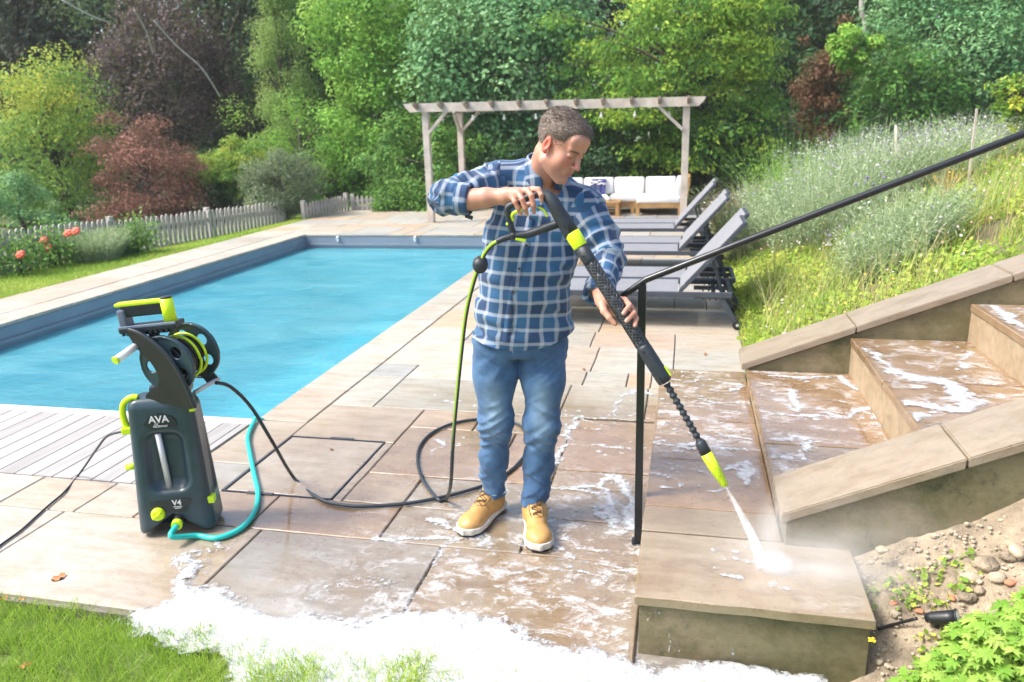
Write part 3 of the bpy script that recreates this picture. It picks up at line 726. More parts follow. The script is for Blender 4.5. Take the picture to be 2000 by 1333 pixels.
B().box((-.062, y2-.027, .115), (.044, .014, .011), Matrix.Rotation(R(-35), 3, 'Y'), bev=.003).out('pointer', m_lime, kn)
cn = B().cyl((.018, -.085, .088), (.020, -.145, .075), .020, 18).out('hose_connector', m_black, mw)
B().cyl((.020, -.128, .079), (.0205, -.150, .0745), .0225, 18).out('collar', m_lime, cn)
# lime handle loop (left) and clips
b = B(); pts = catmull([(-.118, -.035, .475), (-.152, -.035, .50), (-.160, -.035, .56), (-.148, -.035, .605), (-.115, -.035, .628), (-.09, -.035, .625)], 6); b.tube(pts, .0135, 12); b.out('carry_handle', m_lime, mw)
B().box((-.145, -.04, .485), (.055, .035, .03), bev=.006).out('cable_hook', m_lime, mw)
B().cyl((-.14, -.03, .315), (-.185, -.035, .315), .014, 14).out('side_valve', m_lime, mw)
B().box((.128, -.055, .585), (.022, .03, .055), bev=.004).out('clip', m_lime, mw)
B().box((.150, -.062, .150), (.040, .040, .032), bev=.005).out('clip', m_lime, mw)
B().box((.03, .03, .640), (.16, .10, .05), bev=.015).out('reel_base', m_slate_d, mw)
# hose reel : axis roughly front to back
rl = empty('hose_reel', (.085, -.01, .775)); rl.parent = mw; rl.rotation_euler = (R(4), 0, R(-22))
def disc(y, name):
    b = B(); n = 48; r1, r0 = .128, .028; th = .010; holes = [(.072, a, .026) for a in (R(40), R(130), R(220), R(310), R(-5+180))]
    holes = [(.078, R(45+72*k), .0245) for k in range(5)]
    def f(P):
        rr = np.hypot(P[:, 0], P[:, 2]); d = np.maximum(np.abs(P[:, 1])-(.005+.004*(rr > .119)), rr-r1)
        for (hr_, a, hrad) in holes: d = np.maximum(d, hrad-np.hypot(P[:, 0]-hr_*math.cos(a), P[:, 2]-hr_*math.sin(a)))
        return d
    V, Q = sculpt(f, (-.135, -.016, -.135), (.135, .016, .135), .0035); V[:, 1] += y
    return npmesh(name, V, Q, m_slate, rl, True)
disc(-.065, 'reel_disc'); disc(.105, 'reel_disc')
B().cyl((0, -.065, 0), (0, .105, 0), .042, 24).out('drum', m_slate_d, rl)
B().cyl((0, -.085, 0), (0, -.065, 0), .030, 20).out('hub_cap', m_slate_d, rl)
b = B(); pts = []
for k in range(0, 24*12+1): a = k/24*2*math.pi; yy = -.048+.0135*(k/24 if k/24 < 6 else 12-k/24)*1.75/1.1; rr = .062+.014*(k/24 >= 6)+.008*(k/24 > 9); pts.append((rr*math.cos(a), yy, rr*math.sin(a)))
b.tube(pts, .0068, 7); b.out('wound_hose', m_black, rl)
b = B(); pts = [(.096*math.cos(k/16*math.pi), .02+.003*k/16, .096*math.sin(k/16*math.pi)) for k in range(33)]; b.tube(pts, .0062, 7)
pts = [(.093*math.cos(k/16*math.pi), .065+.003*k/16, .093*math.sin(k/16*math.pi)) for k in range(33)]; b.tube(pts, .0062, 7); b.out('hose_turn', m_lime, rl)
# crescent bracket in front of the reel
outer = catmull([(-.125, .16), (-.06, .135), (.03, .06), (.085, -.05), (.115, -.175)], 6); inner = catmull([(.08, -.185), (-.02, -.165), (-.10, -.165), (-.112, -.13), (-.045, -.085), (-.03, -.04), (-.06, .03), (-.11, .085), (-.135, .14)], 6)
b = B(); b.prism([(p.x, p.y) for p in [Vector((q[0], q[1], 0)) for q in outer]]+[(q[0], q[1]) for q in inner], -.095, -.083); b.out('reel_bracket', m_black, rl)
b = B(); b.tube([(q[0], -.092, q[1]) for q in outer], .009, 8); b.out('bracket_rim', m_slate_d, rl)
B().bar((.02, .085, -.03), (.07, .115, -.15), .012, .05).out('rear_strut', m_slate_d, rl)
b = B(); b.tube([(-.115, -.09, .085), (-.135, -.185, .060)], .0155, 16); cr = b.out('crank_handle', m_white, rl); B().tube([(-.135, -.182, .061), (-.1365, -.192, .0585)], .0168, 16).out('end_cap', m_lime, cr)
b = B(); b.tube([(.05, .0, -.150), (.085, .13, -.135)], .0095, 12); b.out('rear_tube', m_alu, rl)
B().box((-.115, .03, -.10), (.03, .05, .07), bev=.008).out('locking_clip', m_lime, rl)
# accessory tray
tr = empty('accessory_tray', (.005, -.01, .925)); tr.parent = mw; tr.rotation_euler = (0, R(-4), R(-5))
b = B(); b.box((0, 0, 0), (.235, .10, .022), bev=.006); b.box((0, 0, -.018), (.20, .06, .02), bev=.006)
for k in range(10): b.box((-.10+.022*k, -.045, -.014), (.010, .012, .012))
b.out('tray', m_slate_d, tr)
b = B(); b.box((0, -.046, .014), (.232, .010, .010), bev=.002); b.out('tray_rim', M('pale tray rim', (.22, .27, .36), .35), tr)
b = B(); b.box((-.016, .0, .074), (.175, .045, .050), bev=.008); b.out('block', m_slate_d, tr)
b = B(); b.box((-.10, 0, .045), (.03, .075, .08), bev=.008); b.out('bracket', M('grey bracket', (.16, .19, .26), .4), tr)
B().box((-.020, -.002, .104), (.205, .050, .014), bev=.004).out('lid', m_lime, tr)
B().tube([(.085, -.01, .013), (.085, -.01, .112)], .026, 20).out('cap_tube', m_lime, tr)
B().tube([(.085, -.01, .112), (.085, -.01, .120)], .023, 20).out('cap', m_slate_d, tr)
B().cyl((.0, .0, -.06), (0, 0, -.02), .022, 14).out('neck', m_black, tr)

# ------------------------------------------------------------------ hoses and cable
def mwp(p): return Matrix.Translation(mw.location) @ Matrix.Rotation(mw.rotation_euler.z, 4, 'Z') @ Vector(p)
s0 = mwp((.0205, -.15, .0745))
tp = [s0, s0+Vector((.01, -.05, -.02))]+[G(x, y, .016) for x, y in ((385, 1047), (425, 1051), (470, 1033), (497, 1000), (504, 965), (497, 930), (489, 890), (484, 855), (494, 828), (508, 812))]
tp += [Vector((tp[-1].x+.02, 3.96, -.05)), Vector((tp[-1].x+.03, 4.02, -.25)), Vector((tp[-1].x+.05, 4.1, -.6))]
tp[-3].x = -2.50+.03; tp[-4] = Vector((-2.50, 3.90, .018))
b = B(); b.tube(catmull(tp, 8), .0125, 12); tag(b.out('garden_hose', m_teal), 'turquoise garden hose running from the washer over the pool edge', 'hose')
r0 = AT(422, 748, 2.78); ps = [r0, AT(450, 756, 2.86), AT(490, 795, 2.95), AT(530, 860, 2.98)]
ps += [G(x, y, .012) for x, y in ((575, 935), (625, 975), (680, 988), (740, 988), (800, 983), (860, 972), (915, 958), (965, 940), (1010, 908), (1032, 870), (1020, 835), (985, 822), (940, 819), (890, 826), (845, 845), (820, 872), (816, 905), (826, 938), (845, 965), (858, 977), (871, 976))]
gh = [(880, 948, 3.06), (884, 880, 3.03), (890, 800, 3.0), (901, 690, 2.97), (911, 610, 2.93), (926, 548, 2.90), (938, 517, 2.88), (948, 494, 2.86), (966, 475, 2.84), (1003, 462, 2.82)]
def LW(x, y, d): return MAN_M @ Vector(L(x, y, d))
ds = [-.02, -.08, -.12, -.17, -.21, -.25, -.27, -.28, -.30, -.32]
ps2 = [LW(x, y, d) for (x, y, _), d in zip(gh, ds)]
full = catmull(ps+ps2, 7)
def hosemat():
    t = NT('black and lime high pressure hose'); k = t.attr('along'); s_ = t.attr('side')
    m_ = t.math('MULTIPLY', t.ramp(k, [(.76, 0.), (.80, 1.)]), t.ramp(s_, [(.49, 0.), (.51, 1.)]))
    t.set(Base_Color=t.mix((.022, .03, .038), (.26, .42, .03), m_), Roughness=.38); return t.m
b = B(); b.tube(full, .0083, 12); n_ = 12; tot = len(full)
hp = b.out('pressure_hose', hosemat()); al = np.repeat(np.arange(tot)/tot, n_); sd_ = np.tile([.5+.5*math.cos(k*2*math.pi/n_+2.4) for k in range(n_)], tot)
vattr(hp, 'along', al[:len(hp.data.vertices)]); vattr(hp, 'side', sd_[:len(hp.data.vertices)])
tag(hp, 'black and lime high pressure hose looping on the wet slabs up to the lance handle', 'hose')
sp = LW(938, 517, -.27); b = B(); b.m = Matrix.Translation(sp); b.ball((0, 0, 0), .029, 18)
hs = b.out('stopper_ball', m_gun, hp); b = B(); b.m = Matrix.Translation(sp); b.tube([(.026*math.cos(k/10*math.pi), .026*math.sin(k/10*math.pi)*.3, .0295*math.sin(k/10*math.pi)) for k in range(20)], .004, 6, closed=True); b.out('clamp_ring', m_black, hp)
cp = [mwp((-.14, -.03, .48)), AT(212, 851, 2.72), AT(190, 876, 2.82), AT(172, 902, 2.93)]+[G(x, y, .007) for x, y in ((152, 930), (125, 962), (98, 985), (70, 1010), (40, 1037), (0, 1066), (-40, 1100), (-80, 1140))]
b = B(); b.tube(catmull(cp, 8), .0052, 8); tag(b.out('power_cable', m_gun), 'thin dark power cable trailing left from the washer handle', 'cable')

# ------------------------------------------------------------------ the man (local frame: x right in the picture, y away, z up)
def pl(*a): return [L(*p) for p in a]
elR = L(868, 386, -.19); shR = np.array([-.035, .03, 1.475]); wrR = L(985, 384, -.27)
shL = np.array([.305, -.02, 1.365]); elL = L(1187, 505, -.13); wrL = L(1176, 588, -.36)
HC = L(1096, 283, -.12); HC[2] -= .004; HK = .975
yw, pt, rl_ = R(46), R(31), R(-7)
fwd = np.array([math.sin(yw)*math.cos(pt), -math.cos(yw)*math.cos(pt), -math.sin(pt)])
rgt0 = np.array([math.cos(yw), math.sin(yw), 0.]); up0 = np.cross(fwd, rgt0)       # rgt: picture-right side of the face
rgt = rgt0*math.cos(rl_)+up0*math.sin(rl_); upv = np.cross(fwd, rgt)
HM = np.stack([rgt, fwd, upv]).astype(np.float32)
def hd(P): return ((P-HC.astype(np.float32)) @ HM.T)/HK
def f_head(P):
    p = hd(P); ax = np.abs(p[:, 0]); q = p.copy(); q[:, 0] = ax
    d = ell(p, (0, -.018, .040), (.077, .098, .088))
    d = smin(d, ell(p, (0, .028, -.035), (.064, .064, .082)), .03)
    d = smin(d, cone(q, (.053, .0, -.066), (.017, .072, -.108), .022, .015), .024)
    d = smin(d, ell(q, (.040, .058, -.030), (.024, .026, .028)), .02)
    d = smin(d, cone(q, (.010, .088, .022), (.040, .075, .024), .012, .010), .012)
    d = smin(d, ell(p, (0, .068, .055), (.055, .028, .035)), .02)
    d = smax(d, -ell(q, (.031, .098, .003), (.019, .016, .012)), .014)
    d = smin(d, ell(q, (.031, .077, .002), (.0145, .0125, .0120)), .004)
    d = smin(d, cone(p, (0, .090, .006), (0, .113, -.030), .0075, .0115), .010)
    d = smin(d, ell(q, (.011, .099, -.036), (.0085, .0105, .0075)), .006)
    d = smin(d, ell(p, (0, .086, -.066), (.026, .014, .016)), .012)
    d = smin(d, cone(q, (0, .1005, -.0605), (.022, .088, -.066), .0042, .003), .004)
    d = smin(d, cone(q, (0, .0985, -.072), (.018, .088, -.070), .0055, .003), .004)
    d = smax(d, -cone(q, (0, .1055, -.0662), (.024, .093, -.0675), .0018, .0012), .003)
    d = smin(d, ell(p, (0, .082, -.103), (.018, .014, .014)), .012)
    # ears
    e = ell(q, (.080, -.008, -.006), (.0075, .018, .031)); e = smin(e, cone(q, (.078, -.004, -.028), (.076, .0, -.034), .007, .006), .008)
    e = smax(e, -ell(q, (.088, -.004, .0), (.008, .010, .019)), .004)
    d = smin(d, e, .006)
    return d*HK
neckA = np.array([.128, .035, 1.46]); neckB = HC+HM.T@A_(0, -.035, -.055)*HK
def rot2(a, ang): return a
# fingers given as chains of points with radii
grip = lambda x, y, d: L(x, y, d)
RH = [  # right hand on the trigger handle: knuckle, middle joint, last joint, tip
    [L(1000, 385, -.315), L(1006, 395, -.335), L(1012, 408, -.335), L(1018, 419, -.322)],
    [L(1013, 377, -.318), L(1020, 390, -.345), L(1026, 407, -.345), L(1029, 418, -.328)],
    [L(1030, 372, -.318), L(1038, 383, -.348), L(1042, 401, -.350), L(1043, 415, -.330)],
    [L(1040, 370, -.312), L(1052, 371, -.340), L(1057, 381, -.352), L(1058, 393, -.345)]]
RHr = [[.0095, .0090, .0082, .0070], [.0105, .0100, .0090, .0075], [.011, .0105, .0092, .0078], [.011, .0105, .0092, .0078]]
THR = [L(1000, 395, -.275), L(1015, 402, -.255), L(1028, 402, -.25), L(1038, 398, -.255)]
LHf = [  # left hand round the lance barrel, seen on its right side
    [L(1200, 583, -.395), L(1221, 586, -.41), L(1230, 597, -.455), L(1218, 612, -.490)],
    [L(1208, 594, -.395), L(1232, 600, -.42), L(1238, 612, -.465), L(1224, 627, -.500)],
    [L(1212, 606, -.395), L(1236, 610, -.42), L(1243, 622, -.460), L(1240, 636, -.495)],
    [L(1206, 613, -.385), L(1224, 622, -.405), L(1236, 634, -.435), L(1236, 645, -.46)]]
LHr = [[.0115, .0105, .0095, .008], [.0115, .0108, .0098, .0082], [.011, .0100, .009, .0078], [.010, .0092, .008, .007]]
THL = [L(1176, 594, -.395), L(1180, 608, -.425), L(1190, 621, -.445), L(1201, 633, -.455)]
def f_hands(P):
    d = None
    # right forearm / palm
    fa = L(905, 392, -.22)
    d = chain(P, [elR, fa, L(950, 386, -.25), wrR], [.043, .042, .035, .028], .01)
    palm = smin(cone(P, L(990, 384, -.285), L(1010, 382, -.305), .026, .024), cone(P, L(992, 380, -.29), L(1032, 376, -.305), .022, .019), .015)
    palm = smin(palm, cone(P, L(992, 392, -.28), L(1008, 394, -.30), .018, .015), .012)
    d = smin(d, palm, .022)
    for c, r_ in zip(RH, RHr): d = smin(d, chain(P, [L(1002, 384, -.30)]+c, [.012]+r_, .003), .0065)
    d = smin(d, chain(P, THR, [.015, .012, .0105, .009], .004), .008)
    # left forearm / palm
    e = chain(P, [elL, L(1172, 560, -.27), wrL], [.041, .036, .027], .01)
    pm = smin(cone(P, L(1182, 594, -.385), L(1206, 596, -.39), .022, .020), cone(P, L(1184, 600, -.385), L(1206, 610, -.385), .021, .018), .015)
    e = smin(e, pm, .020)
    for c, r_ in zip(LHf, LHr): e = smin(e, chain(P, [L(1192, 598, -.385)]+c, [.013]+r_, .003), .0065)
    e = smin(e, chain(P, THL, [.016, .0135, .0110, .0085], .004), .010)
    return np.minimum(d, e)
hipc = np.array([.030, .02, .80]); knR = np.array([-.082, -.02, .47]); knL = np.array([.118, -.05, .46]); anR = np.array([-.108, .05, .10]); anL = np.array([.080, -.045, .095])
hpR = np.array([-.065, .02, .82]); hpL = np.array([.130, .02, .80])
def f_body_full(P):
    d = smin(f_head(P), cone(P, neckA, neckB, .062, .056), .022)
    d = smin(d, cone(P, (.128, .03, 1.40), neckA, .075, .066), .04)
    t = smin(cone(P, (.03, .02, .84), (.055, .02, 1.05), .10, .10), cone(P, (.055, .02, 1.05), (.115, .02, 1.36), .10, .09), .05)
    t = smin(t, cone(P, shR, (.10, .03, 1.42), .045, .06), .04); t = smin(t, cone(P, shL, (.16, .02, 1.40), .045, .06), .04)
    for h_, k_, a_ in ((hpR, knR, anR), (hpL, knL, anL)): t = smin(t, chain(P, [h_, k_, a_], [.062, .045, .033]), .03)
    t = smin(t, cone(P, shR, elR, .040, .036), .02); t = smin(t, cone(P, shL, elL, .040, .034), .02)
    d = smin(d, t, .015)
    return smin(d, f_hands(P), .006)
V, Q = sculpt(f_body_full, (-.34, -.62, .05), (.52, .20, 1.80), .0032)
def skinmat():
    t = NT('skin'); c = t.mix(t.attr('skin', 'Color'), (.52, .20, .14), t.math('MULTIPLY', t.ramp(t.noise(22, 4, .6), [(.45, 0.), (.7, 1.)]), .35))
    t.set(Base_Color=c, Roughness=.48); t.b.inputs['Subsurface Weight'].default_value = .12; t.b.inputs['Subsurface Radius'].default_value = (1, .35, .2); t.b.inputs['Subsurface Scale'].default_value = .008
    t.bump(t.noise(220, 4), .10, .001); return t.m
m_skin = skinmat()
man = npmesh('person', V, Q, m_skin, None, True); man.matrix_world = MAN_M
tag(man, 'man in blue plaid shirt, jeans and tan boots holding the lance, looking down', 'person')
p = hd(V); ax = np.abs(p[:, 0]); C = np.tile(np.array([.50, .255, .175, 1], np.float32), (len(V), 1))
def paint(mask, col, k): C[:, :3] = C[:, :3]*(1-(mask*k)[:, None])+np.array(col)*(mask*k)[:, None]
sm = lambda x, a, b: np.clip((x-a)/(b-a), 0, 1)
inhead = (np.linalg.norm(p, axis=1) < .17)
paint(inhead*sm(-np.hypot((ax-.040)/.028, (p[:, 2]+.025)/.026), -1.2, -.3)*(p[:, 1] > .03), (.50, .14, .10), .55)
paint(inhead*sm(-np.linalg.norm((p-A_(0, .112, -.030))/A_(.02, .03, .022), axis=1), -1.1, -.3), (.60, .20, .15), .5)
paint(inhead*sm(ax, .072, .080)*(np.abs(p[:, 2]) < .05), (.58, .11, .07), .85)
paint(inhead*sm(-np.hypot(ax/.026, (p[:, 2]+.0665)/.0085), -1.1, -.7)*(p[:, 1] > .08), (.33, .11, .09), .85)
paint(inhead*sm(-np.hypot((ax-.030)/.024, (p[:, 2]-.0235-.10*(.03-ax)*0)/.0060), -1.15, -.6)*(p[:, 1] > .06), (.12, .07, .045), .9)
paint(inhead*sm(-np.hypot((ax-.031)/.0150, (p[:, 2]+.004)/.0022), -1.2, -.5)*(p[:, 1] > .075), (.08, .045, .035), .9)
paint(inhead*sm(-np.hypot((ax-.04)/.05, (p[:, 2]+.085)/.05), -1.1, -.2)*(p[:, 1] > -.02), (.30, .20, .16), .3)
for ch in RH+LHf: paint(sm(-np.linalg.norm(V-A_(*ch[1]), axis=1), -.02, -.008), (.56, .17, .12), .5)
for ch, c_ in ((RH, (.62, .34, .26)), (LHf, (.62, .34, .26))):
    for f_ in ch: paint(sm(-np.linalg.norm(V-A_(*f_[3])-A_(0, -.006, -.002), axis=1), -.011, -.008), c_, .8)
a = man.data.attributes.new('skin', 'FLOAT_COLOR', 'POINT'); a.data.foreach_set('color', C.ravel())

# hair
def f_hair(P):
    p = hd(P); ax = np.abs(p[:, 0]); q = p.copy(); q[:, 0] = ax
    n_ = noise(p*A_(60, 28, 60), 1, 3)*.0028+noise(p*A_(25, 12, 25), 1, 5)*.003
    d = ell(p, (0, -.021, .044), (.081, .104, .092))-.001+n_
    d = smin(d, ell(p, (.018, .038, .088), (.05, .042, .028)), .02)
    hl = np.where(p[:, 1] > .05, .073-.25*(p[:, 1]-.05)-.0*ax, np.where(p[:, 1] > .018, -.015+(p[:, 1]-.018)/.032*.088*sm(p[:, 1], .034, .05), np.where(p[:, 1] > -.032, .030, -.055)))
    hl = hl+noise(p, 45, 6)*.006
    d = np.maximum(d, (hl-p[:, 2])*.6)
    return d*HK
lo_ = HC-.16; hi_ = HC+.16
V, Q = sculpt(f_hair, lo_, hi_, .003)
def hairmat():
    t = NT('brown hair'); mp = t.n('ShaderNodeMapping'); mp.inputs['Scale'].default_value = (1, .25, 1); t.l(t.attr('hc', 'Vector'), mp.inputs[0])
    n_ = t.noise(190, 3, .7, mp.outputs[0], .4); t.set(Base_Color=t.ramp(n_, [(.3, (.06, .042, .032)), (.5, (.13, .095, .072)), (.7, (.30, .245, .20))]), Roughness=.6); t.bump(n_, .7, .004); return t.m
m_hair = hairmat()
hair = npmesh('hair', V, Q, m_hair, man, True); vattr(hair, 'hc', hd(V), 'FLOAT_VECTOR')
# short strands combed over the cap
pv = hd(V); nrm = (pv-A_(0, -.02, .02)); nrm /= np.linalg.norm(nrm, axis=1)[:, None]
sel = rng.choice(len(V), 7000); n0 = nrm[sel]; p0 = pv[sel]
top = sm(p0[:, 2], .04, .11)[:, None]
dirv = top*A_(.35, .9, .0)+(1-top)*A_(0, -.25, -1.); dirv = dirv+rng.normal(0, .28, dirv.shape); dirv -= n0*(dirv*n0).sum(1)[:, None]; dirv /= np.linalg.norm(dirv, axis=1)[:, None]
ln = (.010+.016*top[:, 0]*rng.random(len(sel)))[:, None]; sd = np.cross(n0, dirv)*.0007
q0 = p0-n0*.001; q1 = p0+dirv*ln*.55+n0*(.0025+.0035*top); q2 = p0+dirv*ln+n0*(.001+.003*top)
SV = np.concatenate([q0-sd, q0+sd, q1+sd, q1-sd, q2], 0)@HM*HK+HC; k = len(sel); i = np.arange(k)
ho = npmesh('hair_strands', SV, np.concatenate([np.stack([i, i+k, i+2*k, i+3*k], 1), np.stack([i+3*k, i+2*k, i+4*k, i+4*k], 1)])[:k], m_hair, hair)
vattr(ho, 'hc', np.concatenate([p0+rng.normal(0, .02, p0.shape)]*5), 'FLOAT_VECTOR')

# shirt
SEC = np.array([[.78, .028, .02, .202, .138], [.86, .040, .02, .199, .140], [.95, .048, .015, .197, .142], [1.05, .058, .005, .192, .142], [1.16, .073, -.002, .188, .134], [1.28, .093, .0, .190, .124], [1.36, .110, .012, .180, .112], [1.43, .120, .022, .135, .092], [1.50, .128, .03, .075, .07]])
def secd(P, off=0.):
    z = np.clip(P[:, 2], SEC[0, 0], SEC[-1, 0]); g_ = lambda k: np.interp(z, SEC[:, 0], SEC[:, k])
    qx = (P[:, 0]-g_(1)); qy = (P[:, 1]-g_(2)); rx_, ry_ = g_(3)+off, g_(4)+off
    k0 = ((np.abs(qx)/rx_)**2.3+(np.abs(qy)/ry_)**2.3)**(1/2.3); return (k0-1)*np.minimum(rx_, ry_)
def folds(P, s=1.):
    a = 1.25*noise(P*A_(5, 5, 16)+A_(0, 0, 3)*P[:, :1], 1, 11); b_ = noise(P*A_(13, 13, 30)+A_(0, 0, 14)*P[:, :1], 1, 12)
    return s*(.012*a*(.45+sm(-P[:, 2], -1.25, -.9))+.007*b_)
def f_torso(P):
    d = smax(secd(P), P[:, 2]-1.50, .03)
    yk = smin(cone(P, shR+A_(0, 0, -.012), (.06, .04, 1.485), .070, .060), cone(P, (.06, .04, 1.475), (.19, .035, 1.445), .060, .060), .04)
    yk = smin(yk, cone(P, (.19, .035, 1.44), shL+A_(0, 0, -.005), .060, .068), .04)
    d = smin(d, yk, .05)
    d = smin(d, cone(P, shL, shL*.75+elL*.25, .070, .064), .03); d = smin(d, cone(P, shR, shR*.75+elR*.25, .070, .064), .03)
    d = d+folds(P)
    # drag folds from the raised arm
    u = P@A_(.55, 0, .83); d = d+.006*np.sin(u*58+4*noise(P, 4, 14))*sm(P[:, 0], -.16, -.02)*0
    hem = .858-.045*np.cos((P[:, 0]-.03)*8)-.012*(P[:, 1] < 0)
    d = smax(d, hem-P[:, 2], .004)
    # open neck
    nk = cone(P, (.15, -.02, 1.425), neckB, .060, .066); d = smax(d, -nk, .006)
    vn = cone(P, (.185, -.17, 1.40), (.175, -.11, 1.52), .012, .045); d = smax(d, -vn, .008)
    return d
V, Q = sculpt(f_torso, (-.22, -.22, .78), (.42, .22, 1.58), .0055)
def plaid():
    t = NT('blue plaid flannel'); s = t.n('ShaderNodeSeparateXYZ'); uvn = t.n('ShaderNodeUVMap'); uvn.uv_map = 'cloth'
    wob = t.n('ShaderNodeTexNoise'); wob.inputs['Scale'].default_value = 9; wob.inputs['Detail'].default_value = 2; t.l(uvn.outputs[0], wob.inputs['Vector'])
    ad = t.n('ShaderNodeVectorMath', operation='MULTIPLY_ADD'); t.l(wob.outputs['Color'], ad.inputs[0]); ad.inputs[1].default_value = (.016, .016, 0); t.l(uvn.outputs[0], ad.inputs[2])
    t.l(ad.outputs[0], s.inputs[0]); per = .058
    def stripe(c, w_, off=0.):
        f = t.math('FRACT', t.math('MULTIPLY_ADD', c, 1/per, off)); d_ = t.math('ABSOLUTE', t.math('SUBTRACT', f, .5)); return t.ramp(d_, [(w_, 1.), (w_+.075, 0.)])
    def band(c, off=0.):
        f = t.math('FRACT', t.math('MULTIPLY_ADD', c, .5/per, off)); d_ = t.math('ABSOLUTE', t.math('SUBTRACT', f, .5)); return t.ramp(d_, [(.20, 1.), (.27, 0.)])
    su, sv = stripe(s.outputs[0], .085), stripe(s.outputs[1], .085); bu, bv = band(s.outputs[0]), band(s.outputs[1])
    base = t.mix((.026, .115, .25), (.012, .045, .12), t.math('MULTIPLY', t.math('ADD', bu, bv), .5))
    c = t.mix(base, (.62, .66, .70), t.math('MULTIPLY', su, .33)); c = t.mix(c, (.66, .70, .74), t.math('MULTIPLY', sv, .36))
    tw = t.n('ShaderNodeTexNoise'); tw.inputs['Scale'].default_value = 420; t.l(uvn.outputs[0], tw.inputs['Vector'])
    c = t.mix(c, (.75, .75, .75), t.ramp(tw.outputs[0], [(.35, .0), (.65, .35)]), 'MULTIPLY'); t.set(Base_Color=c, Roughness=.85)
    t.b.inputs['Sheen Weight'].default_value = .15; t.bump(tw.outputs[0], .25, .001); return t.m
m_plaid = plaid()
def set_uv(o, u, v):
    me = o.data; uv = me.uv_layers.new(name='cloth'); li = np.empty(len(me.loops), np.int32); me.loops.foreach_get('vertex_index', li)
    uv.data.foreach_set('uv', np.stack([u[li], v[li]], 1).astype(np.float32).ravel())
def tor_uv(V):
    cx = np.interp(V[:, 2], SEC[:, 0], SEC[:, 1]); cy = np.interp(V[:, 2], SEC[:, 0], SEC[:, 2])
    u = np.arctan2(V[:, 0]-cx, -(V[:, 1]-cy)*1.25)*.175; return u+.0*V[:, 2], V[:, 2]*1.0+.05*(V[:, 0]-.07)+.04*np.maximum(V[:, 2]-1.3, 0)
shirt = npmesh('shirt', V, Q, m_plaid, man, True); set_uv(shirt, *tor_uv(V))
def sleeve(nm, pts, rr, cut_r, seed, cuffm=None):
    pts = [np.asarray(p_, float) for p_ in pts]
    def f(P):
        cd = pts[-1]-pts[-2]; cd /= np.linalg.norm(cd); end = (P-A_(*pts[-1]))@A_(*cd)
        d = smin(chain(P, pts[:-1], rr[:-1], .02), smax(chain(P, pts[-2:], rr[-2:], .02), end, .003), .02); n1 = noise(P, 14, seed); 
        ab = pts[1]-pts[0]; ab /= np.linalg.norm(ab)
        s_ = (P-A_(*pts[0]))@A_(*ab)
        cd = pts[-1]-pts[-2]; cd /= np.linalg.norm(cd); s2 = (P-A_(*pts[-2]))@A_(*cd)
        d = d+.0045*np.sin(s2*105+5*n1)*sm(s2, -.05, .02)*.8+.007*noise(P*1., 22, seed+1)+.005*np.sin(s_*60+6*n1)
        
        inner = cone(P, pts[-1]-cd*.03, pts[-1]+cd*.012, cut_r-.006, cut_r); d = smax(d, -inner, .003)
        return d
    lo = np.min(pts, 0)-.13; hi = np.max(pts, 0)+.13; V, Q = sculpt(f, lo, hi, .005)
    o = npmesh(nm, V, Q, m_plaid, man, True)
    # follow the sleeve's axis
    bd = np.full(len(V), 9.); u = np.zeros(len(V)); v = np.zeros(len(V)); acc = 0
    for i in range(len(pts)-1):
        ab = pts[i+1]-pts[i]; ln = np.linalg.norm(ab); ab = ab/ln; w_ = V-pts[i]; s_ = np.clip(w_@ab, 0 if i else -9, ln if i < len(pts)-2 else 9); r_ = w_-s_[:, None]*ab; dd = np.linalg.norm(r_, axis=1)
        ref = np.cross(ab, A_(0, 1, 0)); ref /= np.linalg.norm(ref); r2 = np.cross(ab, ref)
        m_ = dd < bd; bd[m_] = dd[m_]; u[m_] = (np.arctan2(r_@ref, r_@r2)*.066)[m_]; v[m_] = (acc+s_)[m_]; acc += ln
    set_uv(o, u, v); return o
cR = L(912, 390, -.215); sleeve('sleeve', [shR+A_(-.0, 0, -.005), shR*.45+elR*.55+A_(0, 0, .0), elR+A_(.004, -.0, .0), cR], [.079, .066, .060, .050], .043, 21)
cL = L(1168, 578, -.30); sleeve('sleeve', [shL+A_(.0, 0, 0), shL*.4+elL*.6+A_(.008, 0, 0), elL, cL], [.078, .069, .062, .050], .040, 25)
# turned cuffs
def cuff(c, d, r, h, nm, seed):
    c = np.asarray(c, float); d = np.asarray(d, float)/np.linalg.norm(d)
    def f(P):
        w_ = P-A_(*c); s_ = w_@A_(*d); rr = np.linalg.norm(w_-s_[:, None]*A_(*d), axis=1)+.003*noise(P, 26, seed); q = np.stack([np.abs(rr-r)-.0045, np.abs(s_)-h], 1)
        return np.linalg.norm(np.maximum(q, 0), axis=1)+np.minimum(q.max(1), 0)-.0035
    V, Q = sculpt(f, c-.10, c+.10, .004); o = npmesh(nm, V, Q, m_plaid, man, True)
    w_ = V-c; s_ = w_@d; ref = np.cross(d, A_(0, 1, 0)); ref /= np.linalg.norm(ref); r2 = np.cross(d, ref); set_uv(o, np.arctan2(w_@ref, w_@r2)*.05+.02, s_+.03)
cuff(cR-(cR-elR)*.12, cR-elR, .052, .022, 'cuff', 31); cuff(cL-(cL-elL)*.12, cL-elL, .051, .026, 'cuff', 33)
tb_ = L(916, 424, -.24); B().box(tuple(L(912, 412, -.235)), (.02, .012, .04), Matrix.Rotation(R(35), 3, 'Y'), bev=.003).box(tuple(tb_), (.03, .012, .014), Matrix.Rotation(R(20), 3, 'Y'), bev=.003).out('sleeve_tab', m_gun, man)
